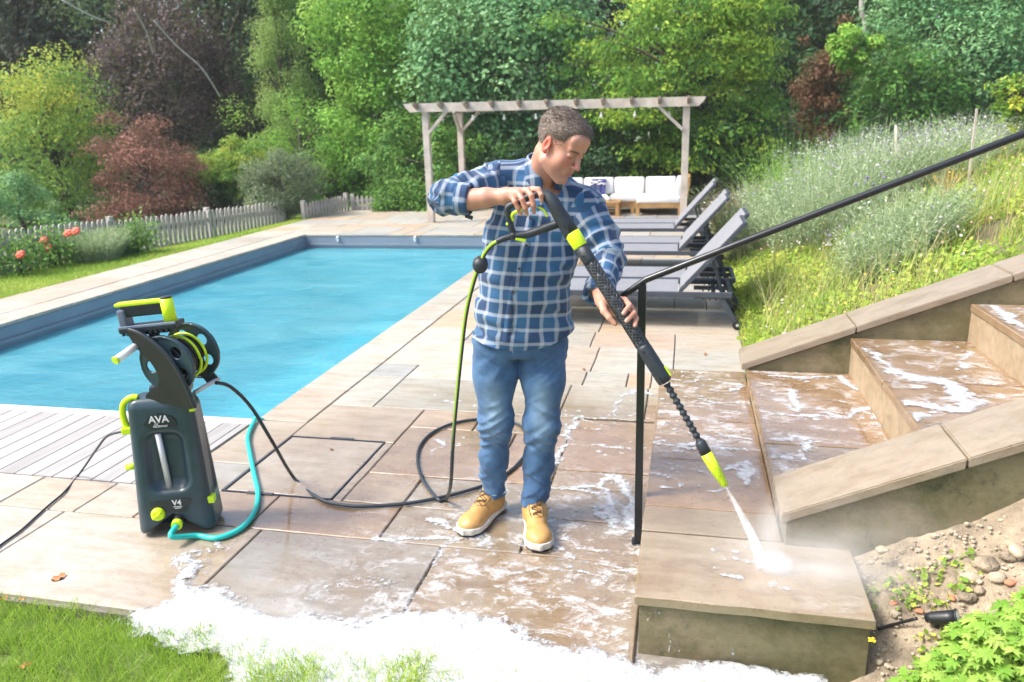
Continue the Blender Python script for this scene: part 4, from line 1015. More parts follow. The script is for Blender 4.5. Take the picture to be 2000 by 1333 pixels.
# collar
def f_collar(P):
    c = A_(.147, -.004, 1.510); ax_ = A_(.14, -.40, 1.); ax_ /= np.linalg.norm(ax_); w_ = P-c; s_ = w_@ax_; rv = w_-s_[:, None]*ax_; rr = np.linalg.norm(rv, axis=1)
    ang = np.arctan2(rv[:, 0], -rv[:, 1])
    lean = .079-.20*s_-.004*np.cos(ang); h = .043+.006*np.cos(ang-.3)
    q = np.stack([np.abs(rr-lean)-.0028, np.abs(s_-.004)-h], 1); d = np.linalg.norm(np.maximum(q, 0), axis=1)+np.minimum(q.max(1), 0)-.002
    gap = .33+2.2*np.clip(s_+.02, 0, 1)*3; d = np.maximum(d, (gap-np.abs(ang-.25))*.05); return d
V, Q = sculpt(f_collar, (.03, -.17, 1.38), (.28, .14, 1.62), .0035); o = npmesh('collar', V, Q, m_plaid, man, True); set_uv(o, V[:, 0]*1.0+.3*V[:, 1], V[:, 2]+.3*V[:, 1])
# buttons and placket laid on the shirt front
def on_shirt(px, py):
    o_ = None; r_ = _ray(px, py); lo, hi = -.4, .1
    for d_ in np.arange(-.30, .05, .002):
        q = L(px, py, d_)
        if f_torso(q[None].astype(np.float32))[0] < 0: return q
    return L(px, py, -.1)
bp = [on_shirt(x, y) for x, y in ((1036, 428), (1028, 480), (1014, 525), (1002, 571), (996, 610), (992, 648))]
for q in bp: B().cyl(q+A_(0, .002, 0), q+A_(0, -.004, .0005), .0062, 14).out('button', M('shirt button', (.07, .05, .045), .35, bump=0) if q is bp[0] else bpy.data.materials['shirt button'], shirt)
pc = [on_shirt(x, y) for x, y in ((1052, 400), (1036, 428), (1032, 455), (1028, 480), (1021, 503), (1014, 525), (1008, 548), (1002, 571), (999, 590), (996, 610), (993, 630), (991, 652), (990, 668))]
V = []; W_ = .016
for q in pc:
    for s_ in (-1, 1): V.append((q[0]+s_*W_, q[1]-.0035+.004*abs(s_)*0, q[2]))
    V.append((q[0]-W_, q[1]+.004, q[2])); V.append((q[0]+W_, q[1]+.004, q[2]))
F = []
for i in range(len(pc)-1):
    a0, b0 = 4*i, 4*i+4; F += [(a0, a0+1, b0+1, b0), (a0+2, a0, b0, b0+2), (a0+1, a0+3, b0+3, b0+1)]
o = mesh('button_placket', V, F, m_plaid, shirt, True); va = np.array(V); set_uv(o, *tor_uv(va))

# jeans
def f_jeans(P):
    h = secd(np.stack([P[:, 0], P[:, 1], np.clip(P[:, 2], .78, .9)], 1), -.014)
    h = np.maximum(h, P[:, 2]-.92); h = smax(h, .755-P[:, 2]+.0*P[:, 0], .05)
    d = h
    for hp, kn_, an, sd_ in ((hpR, knR, anR, -1), (hpL, knL, anL, 1)):
        top = hp+A_(0, 0, -.01)
        l = chain(P, [top, hp*.55+kn_*.45+A_(.004*sd_, 0, 0), kn_, kn_*.5+an*.5+A_(0, .012, 0), an], [.100, .086, .0695, .0605, .0560], .04)
        # folds at knee and stacked at the hem
        n1 = noise(P, 9, 40+sd_); zk = P[:, 2]
        wk = .35+1.0*np.exp(-((zk-.44)/.09)**2)+1.2*sm(-zk, -.30, -.14)+.6*sm(zk, .66, .76)
        ra = 1-2.6*np.abs(noise(np.stack([P[:, 0]*7, P[:, 1]*7, (zk+.55*P[:, 0]*sd_)*24], 1), 1, 46)); rb = 1-2.6*np.abs(noise(np.stack([P[:, 0]*9+5, P[:, 1]*9, (zk-.7*P[:, 0]*sd_)*34], 1), 1, 47))
        l = l-wk*(.0052*ra+.0034*rb)+.005*noise(P*A_(1, 1, .7), 9, 44)
        d = smin(d, l, .022)
    d = smax(d, -(P[:, 2]-(.092+.014*(P[:, 0] > .02)*0)), .004)
    for an in (anR, anL): d = smax(d, -cone(P, an+A_(0, 0, .0), an+A_(0, -.01, -.1), .046, .052), .004)
    return d
V, Q = sculpt(f_jeans, (-.25, -.22, .06), (.32, .24, .96), .005)
def denim():
    t = NT('worn blue denim'); s = t.n('ShaderNodeSeparateXYZ'); t.l(t.co(), s.inputs[0])
    n_ = t.noise(9, 6, .65); thr = t.noise(380, 2)
    mp = t.n('ShaderNodeMapping'); mp.inputs['Scale'].default_value = (60, 60, 9); t.l(t.co(), mp.inputs[0]); st = t.noise(6, 4, .7, mp.outputs[0])
    c = t.mix((.025, .075, .165), (.065, .155, .29), t.ramp(n_, [(.35, 0.), (.65, 1.)]))
    fade = t.math('MULTIPLY', t.attr('fade'), t.ramp(n_, [(.3, .5), (.6, 1.)])); c = t.mix(c, (.28, .41, .50), t.math('MULTIPLY', fade, .7))
    c = t.mix(c, (.7, .7, .7), t.math('MULTIPLY', t.ramp(st, [(.4, 0.), (.6, 1.)]), .35), 'MULTIPLY'); t.set(Base_Color=c, Roughness=.85); t.b.inputs['Sheen Weight'].default_value = .1
    t.bump(thr, .3, .0012, t.bump(st, .2, .002)); return t.m
m_denim = denim(); jeans = npmesh('jeans', V, Q, m_denim, man, True)
fd = np.zeros(len(V))
for kn_ in (knR, knL): fd = np.maximum(fd, sm(-np.linalg.norm((V-A_(*kn_)-A_(0, -.06, .06))/A_(.055, .07, .17), axis=1), -1.15, -.1))
vattr(jeans, 'fade', fd)
m_stitch = M('pale stitching', (.35, .42, .50), .8, bump=0); m_hem = M('faded hem', (.22, .34, .46), .85)
def on_surf(f, px, py, d0, d1):
    for d_ in np.arange(d0, d1, .0015):
        q = L(px, py, d_)
        if f(q[None].astype(np.float32))[0] < 0: return q+A_(0, -.0012, 0)
    return L(px, py, (d0+d1)/2)
def stitchline(pts, nm, r_=.0016, par=jeans, m=m_stitch, f=f_jeans):
    q = [on_surf(f, x, y, -.25, .15) for x, y in pts]; B().tube(catmull(q, 3), r_, 6).out(nm, m, par)
stitchline([(921, 645), (930, 655), (945, 662), (955, 663)], 'pocket_seam'); stitchline([(1107, 652), (1097, 662), (1082, 668), (1070, 669)], 'pocket_seam'); stitchline([(1001, 674), (1002, 688), (1006, 702)], 'fly_seam')
stitchline([(938, 958), (952, 965), (968, 968), (982, 965), (989, 960)], 'hem', .0032, jeans, m_hem); stitchline([(1020, 992), (1035, 998), (1052, 999), (1066, 997), (1074, 992)], 'hem', .0032, jeans, m_hem)

# boots
m_boot = M('tan nubuck leather', (.55, .31, .10), .42, .22, 14, .2, 90); m_sole = M('cream rubber sole', (.62, .58, .50), .6, .15, 30, .3, 120); m_out = M('dark outsole', (.04, .03, .028), .8); m_lace = M('brown lace', (.10, .05, .02), .8, bump=0); m_tongue = M('dark leather collar', (.16, .08, .03), .7)
def boot(name, heel, ang):
    e = empty(name, tuple(heel)); e.parent = man; e.rotation_euler = (0, 0, ang); e.scale = (1.12, 1.10, 1.04)      # local: +y forward toe
    def up(P):
        q = P
        d = cone(q, (0, .05, .055), (.0, .02, .135), .046, .043)
        d = smin(d, cone(q, (0, .03, .045), (.002, .13, .040), .043, .038), .03)
        d = smin(d, ell(q, (.003, .205, .034), (.050, .062, .040)), .035)
        d = smin(d, cone(q, (0, .09, .075), (.002, .16, .050), .034, .030), .02)
        d = smax(d, .018-q[:, 2], .004); d = smax(d, q[:, 2]-.142, .004)
        d = d+.0015*noise(q, 40, 51)+.002*np.sin(q[:, 1]*170+3*noise(q, 20, 52))*np.exp(-((q[:, 1]-.13)/.02)**2)*(q[:, 2] > .05); return d
    V, Q = sculpt(up, (-.07, -.03, 0), (.075, .29, .16), .004); u_ = npmesh('boot_upper', V, Q, m_boot, e, True)
    def so_(P, z0, z1, gr):
        q = P; w_ = np.interp(q[:, 1], [-.01, .02, .10, .18, .23, .262, .275], [.030, .041, .038, .050, .048, .030, .001])+gr
        cxx = np.interp(q[:, 1], [0, .2], [0, .003]); d = np.maximum(np.abs(q[:, 0]-cxx)-w_, -(q[:, 1]+.012+gr)); d = np.maximum(d, q[:, 1]-.272-gr)
        zt = z1+.006*sm(q[:, 1], .18, .27); return smax(smax(d, z0-q[:, 2], .003), q[:, 2]-zt, .006)
    V, Q = sculpt(lambda P: so_(P, .008, .030, .006), (-.07, -.03, 0), (.075, .30, .05), .0035); npmesh('boot_sole', V, Q, m_sole, e, True)
    V, Q = sculpt(lambda P: so_(P, .0, .011, .003), (-.07, -.03, -.01), (.075, .30, .03), .0035); npmesh('outsole', V, Q, m_out, e, True)
    def surf(x, y):
        for z in np.arange(.15, .01, -.001):
            if up(np.array([[x, y, z]], np.float32))[0] < 0: return (x, y, z+.0015)
        return (x, y, .03)
    b = B()
    for k, y in enumerate((.085, .102, .119, .136)):
        hw = .019-.001*k; b.tube([surf(-hw+2*hw*t, y+(.008 if k % 2 else -.008)*(t-.5)*2) for t in np.linspace(0, 1, 7)], .0022, 6)
        b.tube([surf(-hw+2*hw*t, y+.009-(.008 if k % 2 else -.008)*(t-.5)*2) for t in np.linspace(0, 1, 7)], .0018, 6)
    b.out('lace', m_lace, e)
    b = B(); b.tube([surf(-.024, .07), surf(-.026, .11), surf(-.022, .145), surf(0, .158), surf(.024, .145), surf(.027, .11), surf(.025, .07)], .0012, 5); b.out('eyelet_seam', m_lace, e)
    return e
def heading(a, c): return math.atan2(c[1]-a[1], c[0]-a[0])-math.pi/2
q0, q1 = anR+A_(.020, .055, 0), np.array([-.232, -.150, 0]); 
boot('boot', (anR[0]+.02, anR[1]+.045, .004), heading((0, 0), (-.42, -.78)))
boot('boot', (anL[0]-.006, anL[1]+.035, .004), heading((0, 0), (.07, -1)))

# ------------------------------------------------------------------ lance
ln_ = empty('spray_lance', MO, math.atan2(.2244, .9745), 'black pressure washer lance with lime bands held across by the man', 'pressure washer lance')
BA = [(1088, 402, -.345), (1118, 462, -.375), (1296, 742, -.50), (1414, 944, -.64)]
bs = L(1100, 428, -.350); bt = L(1300, 747, -.505)
def barp(t): return bs+(bt-bs)*t
b = B(); b.tube([barp(-.04), barp(0), barp(.02), barp(.085)], [.024, .026, .0265, .0265], 20); 
# gun shell : flattened sweep from handle top to collar
top = catmull([L(1046, 378, -.33), L(1066, 382, -.335), L(1080, 396, -.345), L(1096, 425, -.352), L(1116, 459, -.362)], 6)
N_ = len(top); b.tube(top, [.012+.0145*math.sin(min(1, i/(N_-1)*1.2+.1)*math.pi/2) for i in range(N_)], 16); b.out('gun_body', m_gun, ln_)
b = B(); b.tube(catmull([L(1062, 380, -.335), L(1035, 384, -.328), L(1008, 397, -.322), L(994, 404, -.32), L(991, 413, -.32), L(996, 436, -.32), L(1002, 458, -.32)], 6), .0125, 14)
b.tube(catmull([L(1000, 462, -.32), L(1030, 458, -.325), L(1062, 447, -.335), L(1090, 437, -.345)], 5), [.0145]*10+[.016]*6, 14); b.ball(L(1003, 460, -.32), .0165); b.out('handle_loop', m_gun, ln_)
b = B(); b.tube(catmull([L(1001, 432, -.322), L(1000, 421, -.326), L(1008, 414, -.33), L(1020, 410, -.33)], 5), .0065, 10); b.tube(catmull([L(1050, 405, -.33), L(1062, 411, -.335), L(1069, 424, -.34)], 5), .0045, 8); b.out('trigger_guard', m_lime, ln_)
q = L(1017, 468, -.325); B().box(tuple(q), (.040, .020, .012), Matrix.Rotation(R(12), 3, 'Y'), bev=.004).out('safety_catch', m_lime, ln_)
B().ball(L(991, 438, -.325), .006).ball(L(989, 420, -.325), .005).out('release_button', m_lime, ln_)
b = B(); b.tube(catmull([L(1002, 462, -.32), L(985, 466, -.32), L(970, 473, -.32)], 4), .011, 12); b.out('hose_tail', m_gun, ln_)
b = B(); b.tube([barp(.085), barp(.09), barp(.165), barp(.17)], [.0265, .0285, .0275, .026], 24); b.out('band', m_lime, ln_)
b = B(); b.tube([barp(.165), barp(.25), barp(.27)], [.0255, .0245, .0225], 20); b.out('upper_sleeve', m_gun, ln_)
def honey():
    t = NT('honeycomb grip'); v = t.n('ShaderNodeTexVoronoi', feature='DISTANCE_TO_EDGE'); v.inputs['Scale'].default_value = 95; v.inputs['Randomness'].default_value = .12; t.l(t.co(), v.inputs['Vector'])
    k = t.ramp(v.outputs['Distance'], [(.06, 0.), (.22, 1.)]); t.set(Base_Color=t.mix((.045, .055, .065), (.004, .005, .006), k), Roughness=.4); inv = t.math('SUBTRACT', 1., k); t.bump(inv, 1., .003); return t.m
b = B(); b.tube([barp(.25), barp(.26), barp(.78), barp(.79)], [.020, .0225, .0225, .0215], 24); b.out('grip', honey(), ln_)
b = B(); dv = Vector(bt-bs).normalized(); sdv = Vector((dv.z, 0, -dv.x)).normalized(); sdv = Vector((.87, -.1, .49))
b.tube([Vector(barp(t))+sdv*.020 for t in (.27, .5, .78)], .0055, 8)
b.tube([Vector(barp(t))-sdv*.020 for t in (.27, .5, .78)], .0055, 8); b.out('grip_rail', m_gun, ln_)
b = B(); b.tube([barp(.77), barp(.79), barp(.97), barp(.995), barp(1.)], [.022, .0265, .0275, .026, .018], 18); b.out('lower_shell', m_gun, ln_)
for t in (.80, .96, .985, .04, .22):
    q = Vector(barp(t)); B().cyl(q+Vector((-.012, -.024, 0)), q+Vector((-.012, -.0285, 0)), .003, 8).out('screw', m_black, ln_)
q = Vector(barp(.95))+Vector((.022, -.006, .012)); B().bar(q-dv*.02, q+dv*.02, .012, .012, bev=.003).out('button', m_lime, ln_)
la, lb = L(1302, 750, -.506), L(1372, 872, -.590); b = B(); n_ = 44; b.tube([la+(lb-la)*(i/n_) for i in range(n_+1)], [.0115+.0022*(1 if i % 4 < 2 else -1) for i in range(n_+1)], 14); b.out('flexible_tube', m_gun, ln_)
nc, nd, ne, nf = L(1366, 862, -.583), L(1379, 886, -.600), L(1400, 922, -.622), L(1417, 950, -.64)
b = B(); b.tube([nc, nc+(nd-nc)*.15, nd], [.016, .0195, .0205], 20); b.out('nozzle_collar', m_gun, ln_)
def limehex():
    t = NT('lime honeycomb nozzle'); v = t.n('ShaderNodeTexVoronoi', feature='DISTANCE_TO_EDGE'); v.inputs['Scale'].default_value = 130; v.inputs['Randomness'].default_value = .15; t.l(t.co(), v.inputs['Vector'])
    k = t.ramp(v.outputs['Distance'], [(.05, 1.), (.15, 0.)]); t.set(Base_Color=t.mix((.62, .86, .015), (.36, .52, .01), k), Roughness=.4); t.bump(k, .6, .001); return t.m
b = B(); b.tube([nd, nd+(ne-nd)*.96, ne, ne+(nf-ne)*.9, nf], [.0205, .0185, .0175, .0125, .008], 20); b.out('nozzle', limehex(), ln_)

# ------------------------------------------------------------------ water jet
ip = G(1492, 1108, LZ+.003); nz0 = MAN_M @ Vector(nf)
js = empty('water_spray', tuple(ip), 0, 'white fan of spray water from the nozzle hitting the lowest step', 'water spray'); js['kind'] = 'stuff'
def jetmat(nm, dens):
    t = NT(nm); t.t.nodes.remove(t.b); v = t.n('ShaderNodeVolumePrincipled'); v.inputs['Color'].default_value = (1, 1, 1, 1); v.inputs['Anisotropy'].default_value = .2
    n_ = t.noise(26, 4, .7, dist=.5); t.l(t.math('MULTIPLY', t.ramp(n_, [(.35, .15), (.7, 1.)]), dens), v.inputs['Density']); t.l(v.outputs[0], t.o.inputs['Volume']); return t.m
J = catmull([nz0, nz0*.75+ip*.25+Vector((.006, 0, -.0)), nz0*.4+ip*.6+Vector((.010, 0, .0)), ip], 6); J = [q-ip for q in J]
n_ = len(J); b = B(); b.tube(J, [.003+.021*(i/(n_-1))**1.1 for i in range(n_)], 12); b.out('jet', jetmat('spray jet', 130.), js)
b = B(); b.tube(J, [.002+.004*(i/(n_-1)) for i in range(n_)], 8); 
dm = NT('water drops'); dm.set(Base_Color=(.85, .88, .9), Roughness=.1); dm.b.inputs['Alpha'].default_value = .8
b.bm.free(); b = B()
for k in range(420):
    t = rng.random()**.8; q = J[0].lerp(J[-1], t); s_ = .004+.030*t; q = q+Vector(rng.normal(0, s_*.55, 3)); 
    if q.z < .002: continue
    b.ball(q, rng.uniform(.0004, .0010), 5)
for k in range(700):
    a = rng.normal(-.1, .9); r_ = abs(rng.normal(0, .13)); q = Vector((r_*math.cos(a), r_*math.sin(a)*.55, abs(rng.normal(0, .018)))); b.ball(q, rng.uniform(.0004, .0011), 5)
b.out('droplets', dm.m, js)
def mistmat(nm, dens):
    t = NT(nm); t.t.nodes.remove(t.b); v = t.n('ShaderNodeVolumePrincipled'); v.inputs['Color'].default_value = (1, 1, 1, 1)
    g = t.n('ShaderNodeTexGradient', gradient_type='SPHERICAL'); t.l(t.co('Object'), g.inputs[0]); n_ = t.noise(2.6, 4, .6)
    gg = t.math('POWER', g.outputs['Fac'], 1.6); t.l(t.math('MULTIPLY', t.math('MULTIPLY', gg, t.ramp(n_, [(.3, .1), (.7, 1.)])), dens), v.inputs['Density']); t.l(v.outputs[0], t.o.inputs['Volume']); return t.m
def mist(nm, loc, sc, dens):
    b = B(); b.ball((0, 0, 0), 1., 20); o = b.out(nm, mistmat(nm+' vapour', dens), js); o.location = loc; o.scale = sc; return o
mist('splash', (.03, -.01, .02), (.075, .06, .05), 150.)
mist('mist', (.15, -.02, .04), (.40, .26, .12), 10.)
mist('mist', (.34, .10, .12), (.42, .34, .20), 1.5)
mist('mist', (.02, .02, .14), (.07, .07, .16), 16.)

# ------------------------------------------------------------------ foliage
def leaves(C_, n_, size, aspect=.5, up=.35, droop=0., tint=None):
    """C_ (N,3) leaf positions, n_ normals -> verts, quads, tint"""
    N = len(C_); d = rng.normal(size=(N, 3)); d[:, 2] -= droop; d -= n_*(d*n_).sum(1)[:, None]; d /= np.linalg.norm(d, axis=1)[:, None]+1e-9
    s = np.cross(n_, d); L_ = (size*rng.uniform(.6, 1.3, N))[:, None]; W = L_*aspect*.5
    V = np.stack([C_, C_+d*L_*.5+s*W, C_+d*L_-n_*L_*.12, C_+d*L_*.5-s*W], 1).reshape(-1, 3)
    return V, np.arange(4*N).reshape(N, 4), np.repeat(rng.random(N) if tint is None else np.clip(tint, 0, 1), 4)
def tree(name, label, cat, px, py, rx_px, ry_px, Y, mats, kind='clump', nleaf=16000, leaf=.10, nclump=110, base_z=-.3, group=None, trunk=True, m_tr=m_bark, taper=0., depth=.8, aspect=.5, flat=.35, tip=0., seed=0, csz=.30, tb=.5):
    c = AT(px, py, Y); D = float(np.dot(np.array(c)-np.array([0, 0, CAMH]), CF)); k = D/F_PX; rx, rz = rx_px*k, ry_px*k; ry = rx*depth
    r = np.random.default_rng(seed+int(px)*3+int(py)); e = empty(name, (c.x, c.y, base_z), 0, label, cat, group)
    # clump centres over the crown, denser outside
    u = r.normal(size=(nclump, 3)); u /= np.linalg.norm(u, axis=1)[:, None]; rad = r.uniform(.35, 1., nclump)**.55
    cc = u*rad[:, None]; 
    if taper: cc[:, :2] *= (1-taper*np.clip((cc[:, 2]+1)/2, 0, 1))[:, None]
    cc *= 1+.42*noise(u*1.6+seed, 1.6, 3)[:, None]
    cw = cc*np.array([rx, ry, rz])
    cs = csz*min(rx, rz)*r.uniform(.45, 1.5, nclump)
    w_ = cs**2; ci = r.choice(nclump, nleaf, p=w_/w_.sum()); off = r.normal(size=(nleaf, 3)); off /= np.linalg.norm(off, axis=1)[:, None]
    off *= (r.random(nleaf)**.45)[:, None]; off[:, 2] *= flat if kind == 'layer' else .8
    if kind == 'layer':
        o2 = np.hypot(cc[ci, 0], cc[ci, 1]); off[:, 2] -= .35*np.hypot(off[:, 0], off[:, 1])
    P = cw[ci]+off*cs[ci][:, None]*(1.25 if kind == 'layer' else 1.)
    n_ = off*np.array([1.1, 1.1, 1.2])+np.array([0, 0, .5])+r.normal(size=(nleaf, 3))*.32; n_ /= np.linalg.norm(n_, axis=1)[:, None]
    tn = tb+.28*r.normal(size=nleaf)*.6+.22*r.normal(size=nclump)[ci]+tip*(P[:, 2]/rz)
    V, Q, T = leaves(P, n_, leaf, aspect, tint=tn); V += np.array([0, 0, c.z-base_z])
    o = npmesh('crown', V, Q, mats, e); vattr(o, 'tint', T)
    if trunk:
        b = B(); H = c.z-base_z; tr = max(.05, rx*.055)
        tp_ = catmull([(0, 0, 0), (.08*rx, 0, H*.5), (-.03*rx, .05*rx, H), (0, 0, H+rz*.6)], 5); b.tube(tp_, [tr*(1-.75*i/len(tp_)) for i in range(len(tp_))], 8)
        for j in r.choice(nclump, min(26, nclump), replace=False):
            a = Vector((0, 0, H+cw[j, 2]*.5-rz*.25)); 
            if a.z < H*.3: a.z = H*.3
            z = Vector(cw[j])+Vector((0, 0, H)); m_ = a.lerp(z, .5)+Vector((r.normal()*.05*rx, r.normal()*.05*rx, .06*rz)); b.tube(catmull([a, m_, z], 3), [tr*.38*(1-.8*i/6) for i in range(7)], 5)
        b.out('trunk', m_tr, e)
    return e
g_dark = leafmat('dark green leaves', [(.015, .055, .022), (.032, .10, .036), (.07, .17, .05)])
g_deep = leafmat('deep forest leaves', [(.010, .026, .018), (.015, .038, .022), (.022, .055, .028)], .2)
g_mid = leafmat('mid green leaves', [(.045, .15, .028), (.10, .26, .04), (.19, .36, .065)])
g_bright = leafmat('bright green leaves', [(.10, .28, .035), (.20, .44, .055), (.33, .54, .09)], .38)
g_yel = leafmat('yellow green leaves', [(.09, .23, .035), (.22, .38, .05), (.50, .52, .07)], .38)
g_lay = leafmat('layered leaves', [(.05, .16, .02), (.15, .33, .035), (.40, .53, .06)], .35)
g_blue = leafmat('blue green leaves', [(.05, .17, .06), (.13, .32, .12), (.26, .46, .20)], .3)
g_red = leafmat('red maple leaves', [(.14, .055, .05), (.25, .095, .085), (.36, .16, .13)], .3)
g_pur = leafmat('copper purple leaves', [(.032, .02, .03), (.065, .038, .052), (.11, .065, .07)], .25)
g_con = leafmat('pale conifer needles', [(.14, .26, .06), (.26, .40, .10), (.38, .50, .15)], .35)
g_oliv = leafmat('olive grey willow leaves', [(.09, .14, .07), (.17, .23, .13), (.26, .32, .20)], .3)
g_rust = leafmat('rusty leaves', [(.10, .045, .02), (.16, .07, .035), (.08, .07, .03)], .3)
TG = 'trees and shrubs beyond the pool'
tree('woodland_tree', 'huge dark evergreen filling the top left corner behind the yellow maple', 'tree', 40, 90, 330, 330, 26, g_deep, nleaf=24000, leaf=.22, nclump=150, group=TG, seed=1)
tree('woodland_tree', 'dark broad tree at the top between the copper tree and the pale conifer', 'tree', 430, 60, 240, 300, 25, g_dark, nleaf=22000, leaf=.20, nclump=150, group=TG, seed=2)
tree('copper_beech', 'dark purple leaved copper tree standing behind the yellow and red maples', 'tree', 315, 160, 165, 150, 21.5, g_pur, nleaf=17000, leaf=.13, nclump=90, group=TG, seed=3, tip=.1)
tree('maple_tree', 'yellow green maple with golden shoot tips behind the left fence', 'tree', 105, 300, 165, 190, 16.5, g_yel, 'layer', nleaf=23000, leaf=.10, nclump=110, group=TG, seed=4, tip=.42, base_z=-.9, taper=.25, tb=.33)
tree('red_maple', 'dusky red maple shrub behind the middle of the picket fence', 'tree', 285, 345, 105, 125, 15.8, g_red, 'layer', nleaf=15000, leaf=.07, nclump=90, group=TG, seed=5, base_z=-.9)
tree('round_shrub', 'dark blue green rounded shrub at the far left behind the fence', 'shrub', 40, 425, 95, 70, 13.2, g_blue, nleaf=9000, leaf=.07, nclump=60, group=TG, seed=6, base_z=-.9)
tree('dark_shrub', 'dark green shrub behind the fence between red maple and olive bush', 'shrub', 400, 370, 95, 75, 17.5, g_dark, nleaf=9000, leaf=.09, nclump=60, group=TG, seed=7, base_z=-.6)
tree('yellow_shrub', 'yellow green arching shrub left of the olive willow bush', 'shrub', 455, 325, 75, 62, 17, g_yel, 'layer', nleaf=8000, leaf=.08, nclump=60, group=TG, seed=8, base_z=-.6)
tree('pale_conifer', 'tall pale green feathery conifer rising to the top of the picture left of centre', 'tree', 552, 170, 92, 270, 19.5, g_con, nleaf=24000, leaf=.085, nclump=230, taper=.86, group=TG, seed=9, aspect=.3, csz=.26)
tree('conifer_skirt', 'light green feathery tree spreading at the foot of the pale conifer', 'tree', 590, 300, 125, 110, 18.8, g_bright, nleaf=15000, leaf=.085, nclump=110, group=TG, seed=10, aspect=.35, base_z=-.4)
tree('dark_shrub', 'shadowy green shrub mass right behind the olive bush', 'shrub', 640, 370, 110, 65, 18.2, g_mid, nleaf=10000, leaf=.09, nclump=70, group=TG, seed=11, base_z=-.4)
tree('olive_bush', 'rounded grey green willow leaved bush standing at the corner of the picket fence', 'shrub', 548, 362, 78, 64, 14.6, g_oliv, nleaf=13000, leaf=.085, nclump=80, group=TG, seed=12, aspect=.22, base_z=-.05, csz=.36)
tree('bright_tree', 'bright green young tree left of the pergola front post', 'tree', 735, 190, 115, 215, 19, g_bright, nleaf=26000, leaf=.11, nclump=140, group=TG, seed=13, tip=.1, base_z=-.4)
tree('background_tree', 'dark tall tree showing between the pale conifer and the bright green tree', 'tree', 650, 60, 130, 170, 25, g_mid, nleaf=13000, leaf=.17, nclump=90, group=TG, seed=14)
tree('round_leaved_tree', 'large blue green tree with rounded leaves behind the left half of the pergola', 'tree', 980, 120, 190, 230, 19.2, g_blue, nleaf=30000, leaf=.12, nclump=150, group=TG, seed=15, aspect=.7)
tree('green_tree', 'mid green tree at the top edge between bright tree and blue green tree', 'tree', 860, 40, 120, 150, 21, g_bright, nleaf=16000, leaf=.14, nclump=100, group=TG, seed=16)
tree('layered_tree', 'dense layered green tree with yellow green tufts behind the right half of the pergola', 'tree', 1335, 110, 205, 225, 17.8, g_lay, 'layer', nleaf=40000, leaf=.10, nclump=260, group=TG, seed=17, flat=.28, csz=.2, depth=.6)
tree('hedge_shrub', 'shaded green undergrowth behind the pergola posts on the left', 'shrub', 860, 330, 150, 90, 17.4, g_mid, nleaf=14000, leaf=.10, nclump=90, group=TG, seed=18, base_z=-.1)
tree('hedge_shrub', 'dark undergrowth behind the white sofa', 'shrub', 1140, 330, 190, 95, 18.4, g_dark, nleaf=16000, leaf=.11, nclump=100, group=TG, seed=19, base_z=-.1)
tree('hedge_shrub', 'dark bushy undergrowth to the right of the pergola right post', 'shrub', 1420, 300, 130, 90, 18.0, g_dark, nleaf=12000, leaf=.11, nclump=80, group=TG, seed=20, base_z=.2)
tree('woodland_tree', 'dark green tree behind the lavender bank just right of the layered tree', 'tree', 1600, 90, 170, 240, 25.5, g_dark, nleaf=22000, leaf=.18, nclump=130, group=TG, seed=21)
tree('rusty_shrub', 'reddish brown tinged shrub in the shade behind the lavender bank', 'shrub', 1620, 190, 85, 110, 21.5, g_rust, nleaf=6000, leaf=.12, nclump=50, group=TG, seed=22)
tree('ivy_clad_tree', 'small bright green clump hanging on the bare pale trunk at upper right', 'tree', 1673, 92, 46, 50, 19.5, g_bright, nleaf=4200, leaf=.10, nclump=34, group=TG, seed=23, trunk=False, base_z=0)
tree('woodland_tree', 'blue green tall tree filling the upper right', 'tree', 1870, 120, 190, 170, 22, g_blue, nleaf=30000, leaf=.14, nclump=170, group=TG, seed=24, aspect=.4)
tree('woodland_tree', 'mid green tree between the rusty shrub and the upper right tree', 'tree', 1760, 200, 120, 120, 20.5, g_mid, nleaf=13000, leaf=.12, nclump=100, group=TG, seed=25)
tree('golden_shrub', 'thin yellow green shrub at the right edge above the handrail', 'shrub', 1990, 190, 45, 62, 10.5, g_yel, nleaf=2200, leaf=.06, nclump=40, group=TG, seed=26, base_z=1.7)
b = B(); p0 = AT(1687, -60, 22.8); p1 = AT(1683, 20, 22.8); p2 = AT(1690, 70, 22.8); p3 = AT(1682, 330, 22.8); b.tube(catmull([p3, p2, p1, p0], 5), .07, 8)
bt_ = empty('bare_tree', (0, 0, 0), 0, 'bare pale grey trunk rising out of the bright green clump at upper right', 'tree'); b.out('trunk', m_bark_p, bt_)
for pts, lb in ((((300, 40), (345, 90), (395, 135), (430, 190)), 'long pale bare branch crossing in front of the copper tree'), (((120, 0), (175, 30), (215, 45)), 'short pale bare branch at the top left edge of the picture'), (((262, 20), (285, 60), (300, 110)), 'thin pale bare branch in the crown of the copper tree, left of the long one')):
    b = B(); b.tube(catmull([AT(x, y, 17.5+.3*i) for i, (x, y) in enumerate(pts)], 5), .022, 6); tag(b.out('bare_branch', m_bark_p), lb, 'branch')
